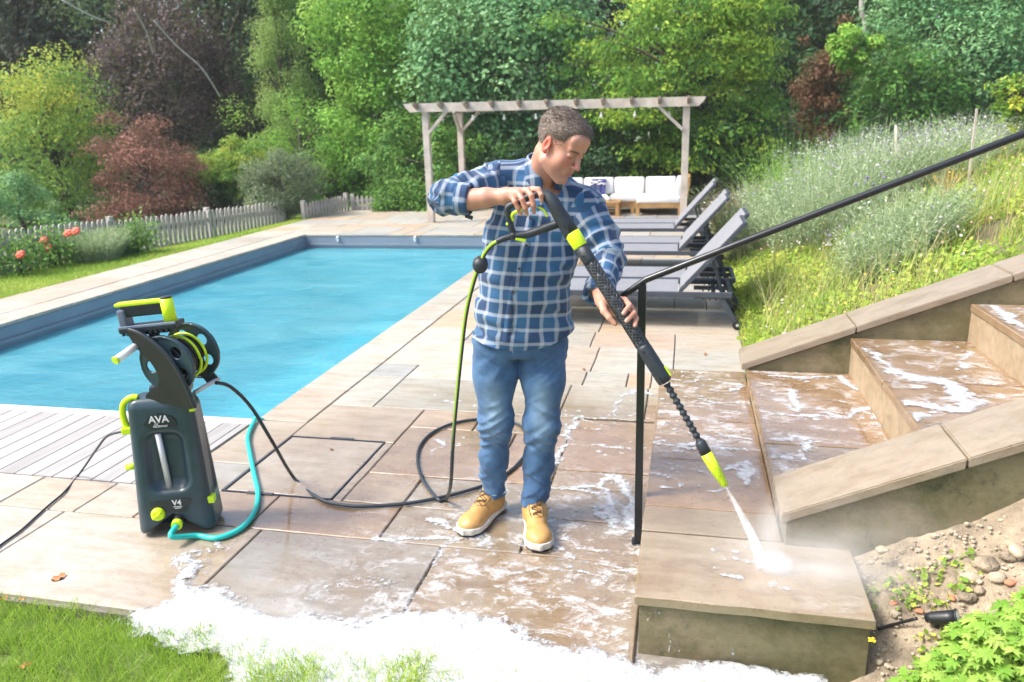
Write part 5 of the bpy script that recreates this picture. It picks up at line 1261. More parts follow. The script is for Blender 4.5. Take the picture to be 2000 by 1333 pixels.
# far wood behind everything, one mass
N = 90000; X = rng.uniform(-34, 22, N); Yw = 28+rng.uniform(-1.5, 3.5, N)+2*np.sin(X*.6); top = 8.6+1.5*noise(np.stack([X, X*0, X*0], 1), .35)+1.1*noise(np.stack([X, X*0, X*0], 1), 1.1, 2)-2.6*np.exp(-((X+10.2)/.9)**2)-1.3*np.exp(-((X-10.5)/2.5)**2)
Z = -.5+(top+.5)*rng.random(N)**.8; P = np.stack([X, Yw, Z], 1); n_ = rng.normal(size=(N, 3))*.6+np.array([0, -.5, .6]); n_ /= np.linalg.norm(n_, axis=1)[:, None]
V, Q, T = leaves(P, n_, .34, .6, tint=.5+.3*noise(P, .9)+.12*rng.normal(size=N)); o = npmesh('far_wood', V, Q, g_deep); vattr(o, 'tint', T); tag(o, kind='stuff')

# ------------------------------------------------------------------ bank planting
def blades(name, pts, h, wd, mat, lean=.35, seg=3, parent=None, hv=.5, tint=None, out=None, curl=.6):
    """thin upright blades rooted at pts (n,3)"""
    n = len(pts); a = rng.uniform(0, 2*math.pi, n); H = h*rng.uniform(1-hv, 1+hv*.6, n); l_ = lean*rng.random(n)
    dr = np.stack([np.cos(a), np.sin(a), np.zeros(n)], 1)
    if out is not None: dr = out+dr*.4
    sd_ = np.stack([-np.sin(a*1.7), np.cos(a*1.7), np.zeros(n)], 1); V = []; 
    for k in range(seg+1):
        t = k/seg; c = pts+np.stack([dr[:, 0]*l_*H*t**1.5, dr[:, 1]*l_*H*t**1.5, H*t*(1-.25*curl*l_*t)], 1); w_ = wd*(1-t*.85); V += [c-sd_*w_, c+sd_*w_]
    V = np.stack(V, 1).reshape(-1, 3); k2 = 2*(seg+1); i0 = np.arange(n)*k2
    Q = np.concatenate([np.stack([i0+2*k, i0+2*k+1, i0+2*k+3, i0+2*k+2], 1) for k in range(seg)])
    o = npmesh(name, V, Q, mat, parent); vattr(o, 'tint', np.repeat(rng.random(n) if tint is None else tint, k2)); return o
g_lav = leafmat('silver lavender stems', [(.20, .30, .15), (.34, .45, .25), (.52, .58, .38)], .3, .7)
g_purf = leafmat('violet lavender flowers', [(.24, .20, .36), (.42, .40, .44), (.55, .55, .50)], .2, .8)
g_straw = leafmat('straw stalks', [(.42, .30, .14), (.58, .45, .25), (.35, .20, .12)], .2, .8)
g_grass = leafmat('lawn grass', [(.17, .32, .03), (.32, .50, .05), (.50, .56, .12)], .35, .5)
g_cover = leafmat('lime ground cover', [(.15, .29, .035), (.32, .46, .06), (.52, .55, .10)], .35, .6)
g_fore = leafmat('lime lobed leaves', [(.10, .26, .03), (.24, .43, .06), (.44, .56, .13)], .4, .5)
def bz(x, y): return float(bank(x, y))
def lav(px, py, Y, r_, h, label, n=900, purple=.10, mt=None, group='silvery lavender clumps on the bank'):
    p = AT(px, py, Y); x, y = p.x, Y; z = bz(x, y) if x > .4 else -.03; e = empty('lavender', (x, y, z), 0, label, 'lavender plant', group)
    rr = r_*.55*np.sqrt(rng.random(n)); a = rng.uniform(0, 6.283, n); P = np.stack([rr*np.cos(a), rr*np.sin(a), np.zeros(n)], 1)
    P[:, 2] = np.array([bz(x+q[0], y+q[1]) for q in P])-z-.02 if x > .4 else 0; out = P*np.array([1, 1, 0])/(r_*.55)*1.3
    blades('stems', P, h*1.12, .0045, mt or g_lav, .75, 3, e, .55, out=out)
    # small leaves along the stems
    m_ = n*14; i = rng.integers(0, n, m_); t = rng.random(m_)**.8; hh = h*.9; Pl = P[i]+np.stack([out[i, 0]*.45*hh*t**1.5, out[i, 1]*.45*hh*t**1.5, hh*t*(rng.uniform(.55, 1.3, n)[i])], 1)+rng.normal(0, .02, (m_, 3))
    nn = rng.normal(size=(m_, 3)); nn /= np.linalg.norm(nn, axis=1)[:, None]; V, Q, T = leaves(Pl, nn, .045, .22); o = npmesh('foliage', V, Q, mt or g_lav, e); vattr(o, 'tint', T)
    m2 = int(n*purple*4); i = rng.integers(0, n, m2); Pf = P[i]+np.stack([out[i, 0]*.55*h, out[i, 1]*.55*h, h*rng.uniform(.8, 1.18, m2)], 1)+rng.normal(0, .025, (m2, 3))
    nn = rng.normal(size=(m2, 3)); nn /= np.linalg.norm(nn, axis=1)[:, None]; V, Q, T = leaves(Pf, nn, .028, .6); o = npmesh('flowers', V, Q, g_purf, e); vattr(o, 'tint', T); o['kind'] = 'stuff'; return e
lav(1490, 385, 9.6, .60, .66, 'silver green lavender clump behind the middle loungers, leftmost on the bank', 560)
lav(1590, 400, 8.6, .68, .74, 'large pale silver lavender clump in the middle of the bank left of the rail', 760)
lav(1690, 372, 9.2, .72, .72, 'silvery lavender clump topmost behind the middle of the bank', 640, .15)
lav(1780, 440, 6.9, .42, .46, 'low grey green lavender clump just above the handrail, right of the pink rose', 620, .03)
lav(1725, 455, 6.6, .38, .40, 'smaller blue grey lavender clump touching the handrail above the pink rose', 520, .03)
lav(1810, 345, 9.4, .7, .56, 'violet flowered lavender clump below the upper part of the handrail', 520, .35)
lav(1640, 335, 11.2, .8, .70, 'distant violet tipped lavender clump along the crest of the bank', 520, .4)
lav(1445, 350, 11.8, .6, .55, 'brownish seeding lavender clump right beside the pergola post', 420, .05, leafmat('seeding stems', [(.16, .15, .06), (.26, .24, .10), (.38, .30, .16)]))
lav(1890, 318, 10.8, .8, .55, 'dull mauve lavender clump near the dry blades, high on the bank', 420, .3)
lav(1535, 325, 10.8, .5, .90, 'tall bright green feathery plant above the lavender', 420, .0, leafmat('fresh feathery stems', [(.10, .26, .04), (.22, .42, .06), (.34, .52, .09)]), None)
# ground cover carpet on the bank
def scatter_bank(n, x0, x1, y0, y1, f=None):
    X = rng.uniform(x0, x1, n); Y = rng.uniform(y0, y1, n)
    if f is not None: k = f(X, Y); X, Y = X[k], Y[k]
    return np.stack([X, Y, bank(X, Y)], 1)
P = scatter_bank(70000, .44, 5.2, 4.68, 13, lambda X, Y: (X > .47+.03*np.sin(Y*1.3)-.03+.05*rng.random(len(X))) & (X < 1+.42*Y) & (noise(np.stack([X, Y, X*0], 1), 2.2, 9) > -.45))
hgt = .03+.10*np.clip(noise(P, 3.1, 8)+.5, 0, 1)[:, None]*rng.random((len(P), 1)); P2 = P+np.array([0, 0, 1])*hgt+rng.normal(0, .02, P.shape)
nn = rng.normal(size=P.shape)*.5+np.array([-.25, -.25, .9]); nn /= np.linalg.norm(nn, axis=1)[:, None]
V, Q, T = leaves(P2, nn, .042, .75, tint=.5+.35*noise(P, 2.6, 4)+.15*rng.normal(size=len(P))); o = npmesh('ground_cover', V, Q, g_cover); vattr(o, 'tint', T); tag(o, kind='stuff')
P = scatter_bank(26000, .44, 4.6, 4.68, 12, lambda X, Y: (X > .46) & (X < 1+.42*Y) & (noise(np.stack([X, Y, X*0], 1), 1.6, 2) > -.15))
o = blades('bank_grass', P, .17, .0035, g_cover, .8, 3); tag(o, kind='stuff')
P = scatter_bank(9000, .6, 4.8, 5.2, 13, lambda X, Y: (X > .6) & (X < 1+.42*Y) & (noise(np.stack([X, Y, X*0], 1), .9, 12) > -.1))
o = blades('meadow_stems', P, .42, .003, leafmat('meadow stems', [(.22, .32, .08), (.40, .48, .14), (.58, .55, .26)]), .7, 3); tag(o, kind='stuff')
P = scatter_bank(1000, .6, 4.8, 5.0, 12); P[:, 2] += rng.uniform(.08, .3, len(P)); nn = rng.normal(size=P.shape)*.4+np.array([0, -.5, .8]); nn /= np.linalg.norm(nn, axis=1)[:, None]
V, Q, T = leaves(P, nn, .022, .9); o = npmesh('tiny_flowers', V, Q, leafmat('mixed tiny flowers', [(.85, .80, .82), (.70, .35, .40), (.80, .55, .10)])); vattr(o, 'tint', T); tag(o, kind='stuff')
P = scatter_bank(1500, .6, 4.4, 4.9, 12); o = blades('dry_stalks', P, .30, .003, g_straw, .6, 3); tag(o, kind='stuff')
# tufts and flowers one can point at
def tuft(px, py, label, n=60, h=.3, mat=None, wd=.006, Y=None, cat='grass tuft', lean=1.1, name='grass_tuft', off=0.):
    best = None
    if Y is None:
        for yy in np.arange(4.6, 13, .02):
            q = AT(px, py, yy)
            if q.z <= bz(q.x, yy)+.0: best = q; break
        best = best or AT(px, py, 6)
    else: best = AT(px, py, Y)
    P = np.tile([best.x, best.y, bz(best.x, best.y)-.01], (n, 1))+rng.normal(0, .02, (n, 3))*np.array([1, 1, 0]); P -= np.array(best)*np.array([1, 1, 1])
    o = blades(name, P, h, wd, mat or g_cover, lean, 5, None, .3); o.location = best; return tag(o, label, cat)
tuft(1600, 625, 'star shaped tuft of arching lime blades beside the step coping', 46, .26, g_fore, .006)
tuft(1480, 650, 'low lime grass tuft in the corner where the coping begins', 90, .14, g_fore, .004)
tuft(1880, 300, 'clump of upright green sword leaves high on the bank', 50, .45, g_cover, .010, 9.0, lean=.4, name='sword_leaf_plant', cat='plant')
tuft(1850, 330, 'orange and straw coloured dying leaf clump under the handrail', 60, .34, leafmat('autumn blades', [(.60, .38, .08), (.70, .50, .12), (.52, .34, .18)]), .008, 8.2, lean=.9, name='autumn_plant', cat='plant')
def flower(px, py, label, cat, col, n=7, r_=.06, spread=.05, h=.12, name='flower_plant', group=None, Y=None):
    best = None
    for yy in np.arange(4.6, 13, .02):
        q = AT(px, py+10, yy)
        if q.z <= bz(q.x, yy): best = q; break
    if Y: best = AT(px, py, Y); best.z = best.z-h
    best = best or AT(px, py, 7); e = empty(name, best, 0, label, cat, group)
    mt = bpy.data.materials.get('petal '+str(col)) or M('petal '+str(col), col, .7, .15, bump=0); b = B(); bs_ = B()
    for k in range(n):
        a = rng.uniform(0, 6.28); d_ = spread*math.sqrt(rng.random()); c = Vector((d_*math.cos(a), d_*math.sin(a), h*rng.uniform(.7, 1.2))); bs_.tube([(c.x*.3, c.y*.3, 0), (c.x*.8, c.y*.8, c.z*.6), c], .0016, 4)
        for q in range(7): b.ball(c+Vector((r_*.45*math.cos(q*.9), r_*.45*math.sin(q*.9), .004*(q % 2))), r_*.30, 7, (1, 1, .45))
        b.ball(c+Vector((0, 0, .003)), r_*.3, 7, (1, 1, .6))
    b.out('blooms', mt, e); bs_.out('stems', m_stemg, e); return e
flower(1785, 466, 'pink rose bloom low on the bank under the lavender', 'rose', (.75, .32, .36), 2, .055, .03, .12, 'rose_plant')
flower(1540, 530, 'cluster of small yellow daisies on the bank behind the nearest lounger', 'flowers', (.85, .62, .02), 5, .022, .12, .12)
flower(1575, 538, 'two yellow daisies right of the larger yellow cluster', 'flowers', (.85, .62, .02), 2, .022, .05, .12)
flower(1625, 495, 'white phlox heads in the middle of the bank below the handrail', 'flowers', (.80, .76, .80), 8, .018, .12, .13)
flower(1655, 530, 'white flower speck beside the stalks above the coping', 'flowers', (.82, .80, .82), 4, .018, .08, .12)
flower(1420, 500, 'white flowers at the bank foot behind the lounger legs', 'flowers', (.82, .80, .80), 9, .02, .2, .06)
flower(1520, 425, 'dark red seed heads left of the big lavender', 'flowers', (.30, .04, .06), 7, .016, .15, .2)
flower(1700, 350, 'violet blue flower heads above the lavender by the rail', 'flowers', (.28, .16, .52), 8, .022, .2, .25, Y=7.6)
b = B(); p = AT(1901, 285, 8.4); b.bar((p.x, p.y, bz(p.x, p.y)-.1), tuple(AT(1908, 212, 8.4)), .018, .018); tag(b.out('wooden_stake', m_pwood), 'upright weathered wooden stake at the right of the bank', 'stake')
b = B(); p = AT(1760, 300, 9.4); b.tube([(p.x, p.y, bz(p.x, p.y)), tuple(AT(1750, 245, 9.4))], .014, 7); tag(b.out('bamboo_cane', m_pwood), 'leaning pale cane among the violet lavender', 'stake')

# ------------------------------------------------------------------ roses and lavender along the fence
def rosebush(px, py, Y, label, blooms):
    p = G(px, py, -.04); e = empty('rose_bush', p, 0, label, 'rose bush', 'rose bushes by the picket fence'); n = 850
    P = rng.normal(size=(n, 3))*np.array([.17, .17, .15])+np.array([0, 0, .28]); nn = rng.normal(size=(n, 3)); nn[:, 2] += .6; nn /= np.linalg.norm(nn, axis=1)[:, None]
    V, Q, T = leaves(P, nn, .06, .6); o = npmesh('foliage', V, Q, g_mid, e); vattr(o, 'tint', T)
    b = B()
    for k in range(12): q = P[k]; b.tube([(0, 0, 0), (q[0]*.4, q[1]*.4, q[2]*.6), tuple(q)], .005, 5)
    b.out('stems', m_stemg, e); mt = bpy.data.materials.get('coral petals') or M('coral petals', (.85, .16, .09), .6, .3, 30, bump=0)
    for bx, by in blooms:
        q = AT(bx, by, p.y-.22)-p; b = B(); b.ball(q, .046, 10, (1, 1, .8))
        for k in range(8): b.ball(q+Vector((.036*math.cos(k*.785), .020*math.sin(k*.785), .030*math.sin(k*.785)+.006*(k % 2))), .030, 8, (1, 1, .7))
        b.out('bloom', mt, e)
rosebush(112, 522, 9, 'rose bush with four coral blooms in front of the fence', [(133, 456), (148, 452), (93, 484), (86, 470)])
rosebush(45, 540, 9, 'small rose bush with a single coral red bloom, nearest the left edge', [(40, 498)])
rosebush(272, 497, 9, 'leafy bloomless green rose stem right of the grey lavender by the fence', [])
def flav(px, py, r_, h, label, n=700):
    p = G(px, py, -.03); e = empty('lavender', p, 0, label, 'lavender plant', 'grey lavender by the picket fence'); rr = r_*.55*np.sqrt(rng.random(n)); a = rng.uniform(0, 6.283, n); P = np.stack([rr*np.cos(a), rr*np.sin(a), np.zeros(n)], 1); out = P/(r_*.55)*1.3
    blades('stems', P, h, .006, g_lav, .8, 3, e, .35, out=out); m_ = n*8; i = rng.integers(0, n, m_); t = rng.random(m_); Pl = P[i]+np.stack([out[i, 0]*.45*h*t**1.5, out[i, 1]*.45*h*t**1.5, h*t*rng.uniform(.7, 1.1, m_)], 1); nn = rng.normal(size=(m_, 3)); nn /= np.linalg.norm(nn, axis=1)[:, None]
    V, Q, T = leaves(Pl, nn, .05, .25); o = npmesh('foliage', V, Q, g_lav, e); vattr(o, 'tint', T)
flav(190, 508, .55, .42, 'grey lavender cushion between the roses and the fence, left half', 800); flav(240, 495, .45, .38, 'grey lavender cushion beside the bloomless rose stem', 600)

# ------------------------------------------------------------------ lawns as blades
N = 52000; X = rng.uniform(-3.3, .6, N); Y = rng.uniform(1.25, 2.075, N); k = (noise(np.stack([X, Y, X*0], 1), 6, 1) > -.75) & ((X < .1) | (rng.random(N) < .35))
P = np.stack([X, Y, np.full(N, -.045)], 1)[k]; tn = .5+.3*noise(P, 3.)+.2*rng.normal(size=len(P)); P[:, 2] -= .012*(noise(P, 7., 2) > .2); P[:, 2] += np.where(noise(P, 5., 6) > .28, .022, 0)
tag(blades('lawn_grass', P, .055, .0016, g_grass, 1.1, 3, tint=np.clip(tn, 0, 1)), kind='stuff')
N = 60000; Y = rng.uniform(5.2, 15.8, N); xr = -7.42; X = xr-rng.random(N)*(.35+np.interp(Y, [5, 16], [2.2, .9])); P = np.stack([X, Y, -.03-.2*np.clip((-X-7.6)/1.2, 0, 1)*np.clip((Y-8)/5, 0, 1)], 1)
tn = np.clip(.55+.35*noise(P, 1.3)+.2*rng.normal(size=N), 0, 1); tag(blades('side_lawn_grass', P, .05, .005, g_grass, 1.1, 2, tint=tn), kind='stuff')
# ivy along terrace end
N = 5200; X = rng.uniform(-6.6, -4.3, N); P = np.stack([X, 15.72+rng.normal(0, .12, N), np.abs(rng.normal(.16, .2, N))*(1+.5*np.sin(X*3))], 1); nn = rng.normal(size=(N, 3))+np.array([0, -.6, .6]); nn /= np.linalg.norm(nn, axis=1)[:, None]
V, Q, T = leaves(P, nn, .07, .7); o = npmesh('trailing_ivy', V, Q, g_mid); vattr(o, 'tint', T); tag(o, kind='stuff')

# ------------------------------------------------------------------ foreground slope: stones, leaves, spotlight, plants
def on_slope(px, py):
    for yy in np.arange(1.3, 2.57, .005):
        q = AT(px, py, yy)
        if q.z <= bz(q.x, yy): return q
    return AT(px, py, 2.5)
def rock(name, q, r_, m, label, cat, group=None, sd_=0, sc=(1, .8, .6)):
    bm = bmesh.new(); bmesh.ops.create_icosphere(bm, subdivisions=3, radius=1.)
    co = np.array([v.co[:] for v in bm.verts]); n_ = 1+.22*noise(co, 1.3, sd_)+.08*noise(co, 4, sd_+1)
    for v, k in zip(bm.verts, n_): v.co = Vector((v.co.x*sc[0], v.co.y*sc[1], v.co.z*sc[2]))*float(k)*r_
    for f in bm.faces: f.smooth = True
    me = bpy.data.meshes.new(name); bm.to_mesh(me); bm.free(); o = link(name, me, m); o.location = q+Vector((0, 0, r_*sc[2]*.35)); o.rotation_euler = (rng.uniform(-.3, .3), rng.uniform(-.3, .3), rng.uniform(0, 6)); return tag(o, label, cat, group)
m_redst = M('orange brick pebble', (.55, .22, .12), .8, .3, 20, .4, 60); GS = 'stones on the soil beside the step wall'
for i, (x, y, r_, m, lb) in enumerate(((1895, 1130, .030, m_rock, 'flat tan stone lying in the middle of the soil slope'), (1948, 1132, .028, m_rock, 'rounded tan stone left of the orange one'), (1972, 1140, .016, m_redst, 'bright orange pebble on the soil near the right edge'),
        (1988, 1082, .034, m_rock, 'big pale stone at the right edge of the soil slope'), (1722, 1076, .022, m_rock, 'grey flat stone wedged against the wall foot'), (1820, 1118, .014, m_rock, 'small cream pebble above the spotlight'), (1795, 1195, .014, m_redst, 'orange pebble left of the spotlight'),
        (1745, 1180, .014, m_redst, 'orange pebble nearest the step block'), (1860, 1170, .013, m_redst, 'peach pebble just above the spotlight head'), (1985, 1168, .018, m_redst, 'orange stone half under the leaves at right'))):
    rock('stone', on_slope(x, y), r_, m, lb, 'stone', GS, i*3, (1, .8, .55))
N = 1500; b = B()
for k in range(N):
    x = rng.uniform(.62, 1.5); y = rng.uniform(1.9, 2.565); z = bz(x, y); s_ = abs(rng.normal(.0, .0045))+.002; bmesh.ops.create_icosphere(b.bm, subdivisions=1, radius=s_, matrix=Matrix.Translation((x, y, z+s_*.3)) @ Matrix.Diagonal((1, rng.uniform(.6, 1), rng.uniform(.5, .9), 1)))
tag(b.out('gravel', m_rock), kind='stuff')
b = B()
for k in range(16):     # lumps of clay along the wall foot
    x = rng.uniform(.86, 1.5); y = 2.50-abs(rng.normal(0, .13)); z = bz(x, y); s_ = rng.uniform(.012, .038); bmesh.ops.create_icosphere(b.bm, subdivisions=3, radius=s_, matrix=Matrix.Translation((x, y, z)) @ Matrix.Diagonal((1.2, 1, .7, 1)))
for v in b.bm.verts: v.co += Vector(rng.normal(0, .0013, 3))
co = np.array([v.co[:] for v in b.bm.verts]); dn = noise(co, 45, 3)*.008
for v, d_ in zip(b.bm.verts, dn): v.co.z += float(d_)
tag(b.out('clay_lumps', m_soil, smooth=True), kind='stuff')
N = 900; X = rng.uniform(.58, .95, N); Y = rng.uniform(2.05, 2.56, N); P = np.stack([X, Y, bank(X, Y)], 1)+np.array([0, 0, 1])*rng.random((N, 1))*.035; k = noise(P, 9, 3) > -.02; P = P[k]; nn = rng.normal(size=P.shape)*.5+np.array([0, -.2, .9]); nn /= np.linalg.norm(nn, axis=1)[:, None]
V, Q, T = leaves(P, nn, .022, .8); o = npmesh('weeds', V, Q, g_cover); vattr(o, 'tint', T); tag(o, kind='stuff')
def lobed(name, label, cx, cy, cz, rx, ry, rz, n, size, mat, cat='leafy plant', group='lime leafy plants at the lower right'):
    e = empty(name, (cx, cy, bz(cx, cy)), 0, label, cat, group); base = Vector((cx, cy, bz(cx, cy)))
    # a five lobed leaf outline
    out = []; L_ = 7
    for k in range(L_):
        a = R(-125+250*k/(L_-1)); a2 = R(-125+250*(k+.5)/(L_-1)); s_ = 1-.25*abs(k-(L_-1)/2)/((L_-1)/2)
        for da, rr_ in ((-.13, .80), (0, 1.0), (.13, .80)): out.append((math.sin(a+da)*rr_*s_, math.cos(a+da)*rr_*s_))
        if k < L_-1: out.append((math.sin(a2)*.48, math.cos(a2)*.48))
    out = np.array([(0, -.12)]+out); m_ = len(out); V = []; F = []; T = []; st = B()
    for k in range(n):
        u = rng.normal(size=3); u[2] = abs(u[2]); u /= np.linalg.norm(u); rr_ = rng.uniform(.72, 1.0); c = np.array([u[0]*rx, u[1]*ry, u[2]*rz])*rr_+np.array([0, 0, cz]); nn = u*.55+np.array([0, -.15, .8])+rng.normal(size=3)*.28; nn /= np.linalg.norm(nn)
        t1 = np.cross(nn, rng.normal(size=3)); t1 /= np.linalg.norm(t1); t2 = np.cross(nn, t1); s_ = size*rng.uniform(.55, 1.25); i0 = len(V); r2 = (out**2).sum(1)
        cup = .22*rng.normal(); V.append(c); V += [c+(t1*x+t2*y_)*s_-nn*s_*(.18*q+.25*abs(x)*cup) for (x, y_), q in zip(out, r2)]
        F += [(i0, i0+1+j, i0+1+(j+1) % m_) for j in range(m_)]; T += [rng.random()*.5+.25*(c[2]/(rz+cz))+.15]*(m_+1)
        if k % 3 == 0: st.tube([(0, 0, -.02), tuple(c*np.array([.6, .6, .5])), tuple(c)], .0022, 4)
    o = mesh('leaves', V, F, mat, e); vattr(o, 'tint', np.clip(T, 0, 1)); st.out('stems', m_stemg, e); return e
lobed('leafy_plant', 'lime green lobed leaf mound filling the lower right corner', .86, 2.00, .06, .18, .13, .27, 760, .031, g_fore)
lobed('leafy_plant', 'lime green lobed leaf mound left of the corner one, under the spotlight', .72, 1.95, .07, .15, .13, .22, 640, .029, g_fore)
lobed('leafy_plant', 'lime green leaf mound at the right edge beside the stones', 1.00, 2.10, .03, .14, .10, .22, 360, .029, g_fore)
lobed('leafy_plant', 'low lime leaf mound at the bottom edge nearest the step block', .60, 1.88, .06, .12, .11, .16, 420, .027, g_fore)
flower(1703, 1252, 'tiny yellow flower beside the end of the step block', 'flowers', (.9, .6, .02), 1, .016, .0, .02, Y=2.15)
# garden spotlight
q = on_slope(1845, 1222); q.z += .035; se = empty('garden_spotlight', q, 0, 'black bullet garden spotlight with a pale lens lying in the lime leaves', 'spotlight')
se.scale = (.72, .72, .72); b = B(); a0, a1 = Vector((-.075, .01, -.028)), Vector((.03, -.03, .016)); b.tube([a0, a0.lerp(a1, .2), a0.lerp(a1, .7), a1], [.018, .026, .030, .033], 20); b.out('housing', m_black, se)
ax_ = (a1-a0).normalized(); B().tube([a1-ax_*.002, a1+ax_*.006], [.036, .036], 22).out('bezel', m_black, se); B().tube([a1+ax_*.004, a1+ax_*.0085], [.027, .026], 20).out('lens', M('frosted lens', (.50, .60, .56), .25, .05, bump=0), se)
B().tube([(-.03, .0, -.02), (-.03, .005, -.10)], .009, 8).out('spike', m_black, se)
b = B(); qa = on_slope(1715, 1235); b.tube(catmull([qa+Vector((0, 0, .012)), qa+Vector((.03, .01, .02)), q+Vector((-.08, 0, -.02))], 6), .005, 7); tag(b.out('spotlight_cable', m_black), 'black cable running from the step block end to the spotlight', 'cable')
# fallen leaves
m_fl = M('fallen brown leaf', (.50, .20, .07), .8, .4, 60, .3)
def fleaf(p, s_, label):
    V = []; F = []
    for i in range(7):
        t = i/6; w_ = math.sin(t*math.pi)**.7*.34+.02
        for k, j in enumerate((-1, 0, 1)): V.append(((t-.5)*s_, j*w_*s_, s_*(.10*abs(j)+.12*(t-.5)**2)+.003+.006*math.sin(i*2+k)))
    for i in range(6):
        for k in range(2): a_ = i*3+k; F.append((a_, a_+3, a_+4, a_+1))
    o = mesh('fallen_leaf', V, F, m_fl, None, True); o.location = p; o.rotation_euler = (0, 0, rng.uniform(0, 6)); tag(o, label, 'leaf', 'fallen leaves'); return o
for (x, y, z, s_, lb) in ((115, 1131, 0, .055, 'curled orange brown leaf lying alone on the big pale slab left of the washer'), (48, 1303, -.03, .04, 'brown leaf lying in the lawn at the lower left'), (8, 1172, -.02, .04, 'brown leaf at the slab edge by the left border'), (45, 1172, -.02, .035, 'brown leaf tucked under the slab edge, second from the left border'),
        (648, 879, .004, .022, 'tiny orange leaf on the drain cover slab'), (1140, 722, .004, .03, 'dry leaf on the pink slab right of the man'), (1448, 660, .004, .05, 'orange leaf by the wheel of the nearest lounger'), (1378, 693, .004, .035, 'faded leaf on the orange slab behind the landing')):
    fleaf(G(x, y, z), s_, lb)

# ------------------------------------------------------------------ soap foam
def seg_d(P, a, b_): ab = b_-a; t = np.clip(((P-a)@ab)/(ab@ab+1e-12), 0, 1); return np.linalg.norm(P-a-t[:, None]*ab, axis=1)
def polyd(P, poly):
    d = np.full(len(P), 9.); ins = np.zeros(len(P), bool); n = len(poly)
    for i in range(n):
        a, c = poly[i], poly[(i+1) % n]; d = np.minimum(d, seg_d(P, a, c)); m_ = (a[1] > P[:, 1]) != (c[1] > P[:, 1]); x = (c[0]-a[0])*(P[:, 1]-a[1])/(c[1]-a[1]+1e-12)+a[0]; ins ^= m_ & (P[:, 0] < x)
    return np.where(ins, d, -d)
m_foam = NT('soap foam'); _k = m_foam.math('ADD', m_foam.math('MULTIPLY', m_foam.attr('thick'), 1.), m_foam.math('MULTIPLY_ADD', m_foam.noise(38, 8, .75), 3.4, -1.75)); m_foam.set(Alpha=m_foam.ramp(_k, [(.0, 0.), (.25, .55), (.75, 1.)])); m_foam.set(Base_Color=m_foam.ramp(m_foam.noise(28, 6, .7), [(.35, (.46, .48, .50)), (.6, (.62, .635, .65))]), Roughness=.45); m_foam.b.inputs['Subsurface Weight'].default_value = .25; m_foam.b.inputs['Subsurface Scale'].default_value = .01
m_foam.bump(m_foam.noise(110, 6, .75), .7, .004, m_foam.bump(m_foam.noise(16, 6, .7), .8, .03)); m_foam = m_foam.m
def W2(pts, z=0.): return np.array([[G(x, y, z).x, G(x, y, z).y] for x, y in pts])
def hole(V):      # the foam thins out over the turf and lets the grass through
    t = np.clip((2.06-V[:, 1])*9, 0, 1); P3 = np.c_[V[:, :2], np.zeros(len(V))]
    return -t*.16*np.clip(fbm(P3*np.array([1, 1.8, 1]), 4.2, 5, 71)+.12, 0, 1)
def foam(name, x0, x1, y0, y1, h, z, polys=(), strokes=(), spots=0, namp=.04, nf=9, top=.022, label=None, clip=None):
    xs = np.arange(x0, x1, h); ys = np.arange(y0, y1, h); X, Y = np.meshgrid(xs, ys, indexing='ij'); P = np.stack([X.ravel(), Y.ravel()], 1); P3 = np.c_[P, np.zeros(len(P))]
    wx = P+.032*np.stack([fbm(P3, 6, 4, 21), fbm(P3, 6, 4, 25)], 1)*1.3; d = np.full(len(P), -9.)
    for pl_ in polys: d = np.maximum(d, polyd(wx, W2(pl_, z)))
    for st, wd in strokes:
        q = W2(st, z); 
        for i in range(len(q)-1): d = np.maximum(d, wd-seg_d(wx, q[i], q[i+1]))
    d = d+namp*fbm(P3, nf, 5, 31)*.6
    if spots: s_ = noise(P3, 26, 41); d = np.maximum(d, np.where(d > -.13, (s_-.72)*.06, -9))
    if clip: d = np.minimum(d, clip(P))
    d = d.astype(float); hh = np.where(d > 0, top*(1-np.exp(-d/.03))*(.65+.5*fbm(P3, 4.5, 3, 61)), d*.8)+np.where(d > 0, .0045*fbm(P3, 24, 4, 51), 0)*np.clip(d/.02, 0, 1)
    hh = np.maximum(hh, .0035*(d > -.03)) if len(polys) == 0 else hh; zz = (z(P) if callable(z) else z)+.0+hh; V = np.c_[P, zz]; nx, ny = X.shape; i = np.arange(nx*ny).reshape(nx, ny); Q = np.stack([i[:-1, :-1], i[1:, :-1], i[1:, 1:], i[:-1, 1:]], -1).reshape(-1, 4); Q = Q[(d[Q] > -.022).any(1)]
    us, inv = np.unique(Q, return_inverse=True); o = npmesh(name, V[us], inv.reshape(-1, 4), m_foam, smooth=True); vattr(o, 'thick', (d[us]+hole(V[us]))*11.-.15 if len(polys) else (d[us]+.010)*26.); return tag(o, kind='stuff')
main = [(205, 1205), (300, 1170), (345, 1110), (335, 1090), (380, 1080), (420, 1095), (390, 1130), (440, 1155), (500, 1160), (555, 1200), (590, 1205), (640, 1195), (700, 1182), (760, 1200), (860, 1190), (930, 1205), (1010, 1212), (1090, 1245), (1150, 1248), (1200, 1262), (1244, 1272), (1300, 1290), (1450, 1298), (1620, 1302), (1640, 1340), (1500, 1420), (900, 1500), (500, 1400), (400, 1330), (330, 1262), (240, 1240)]
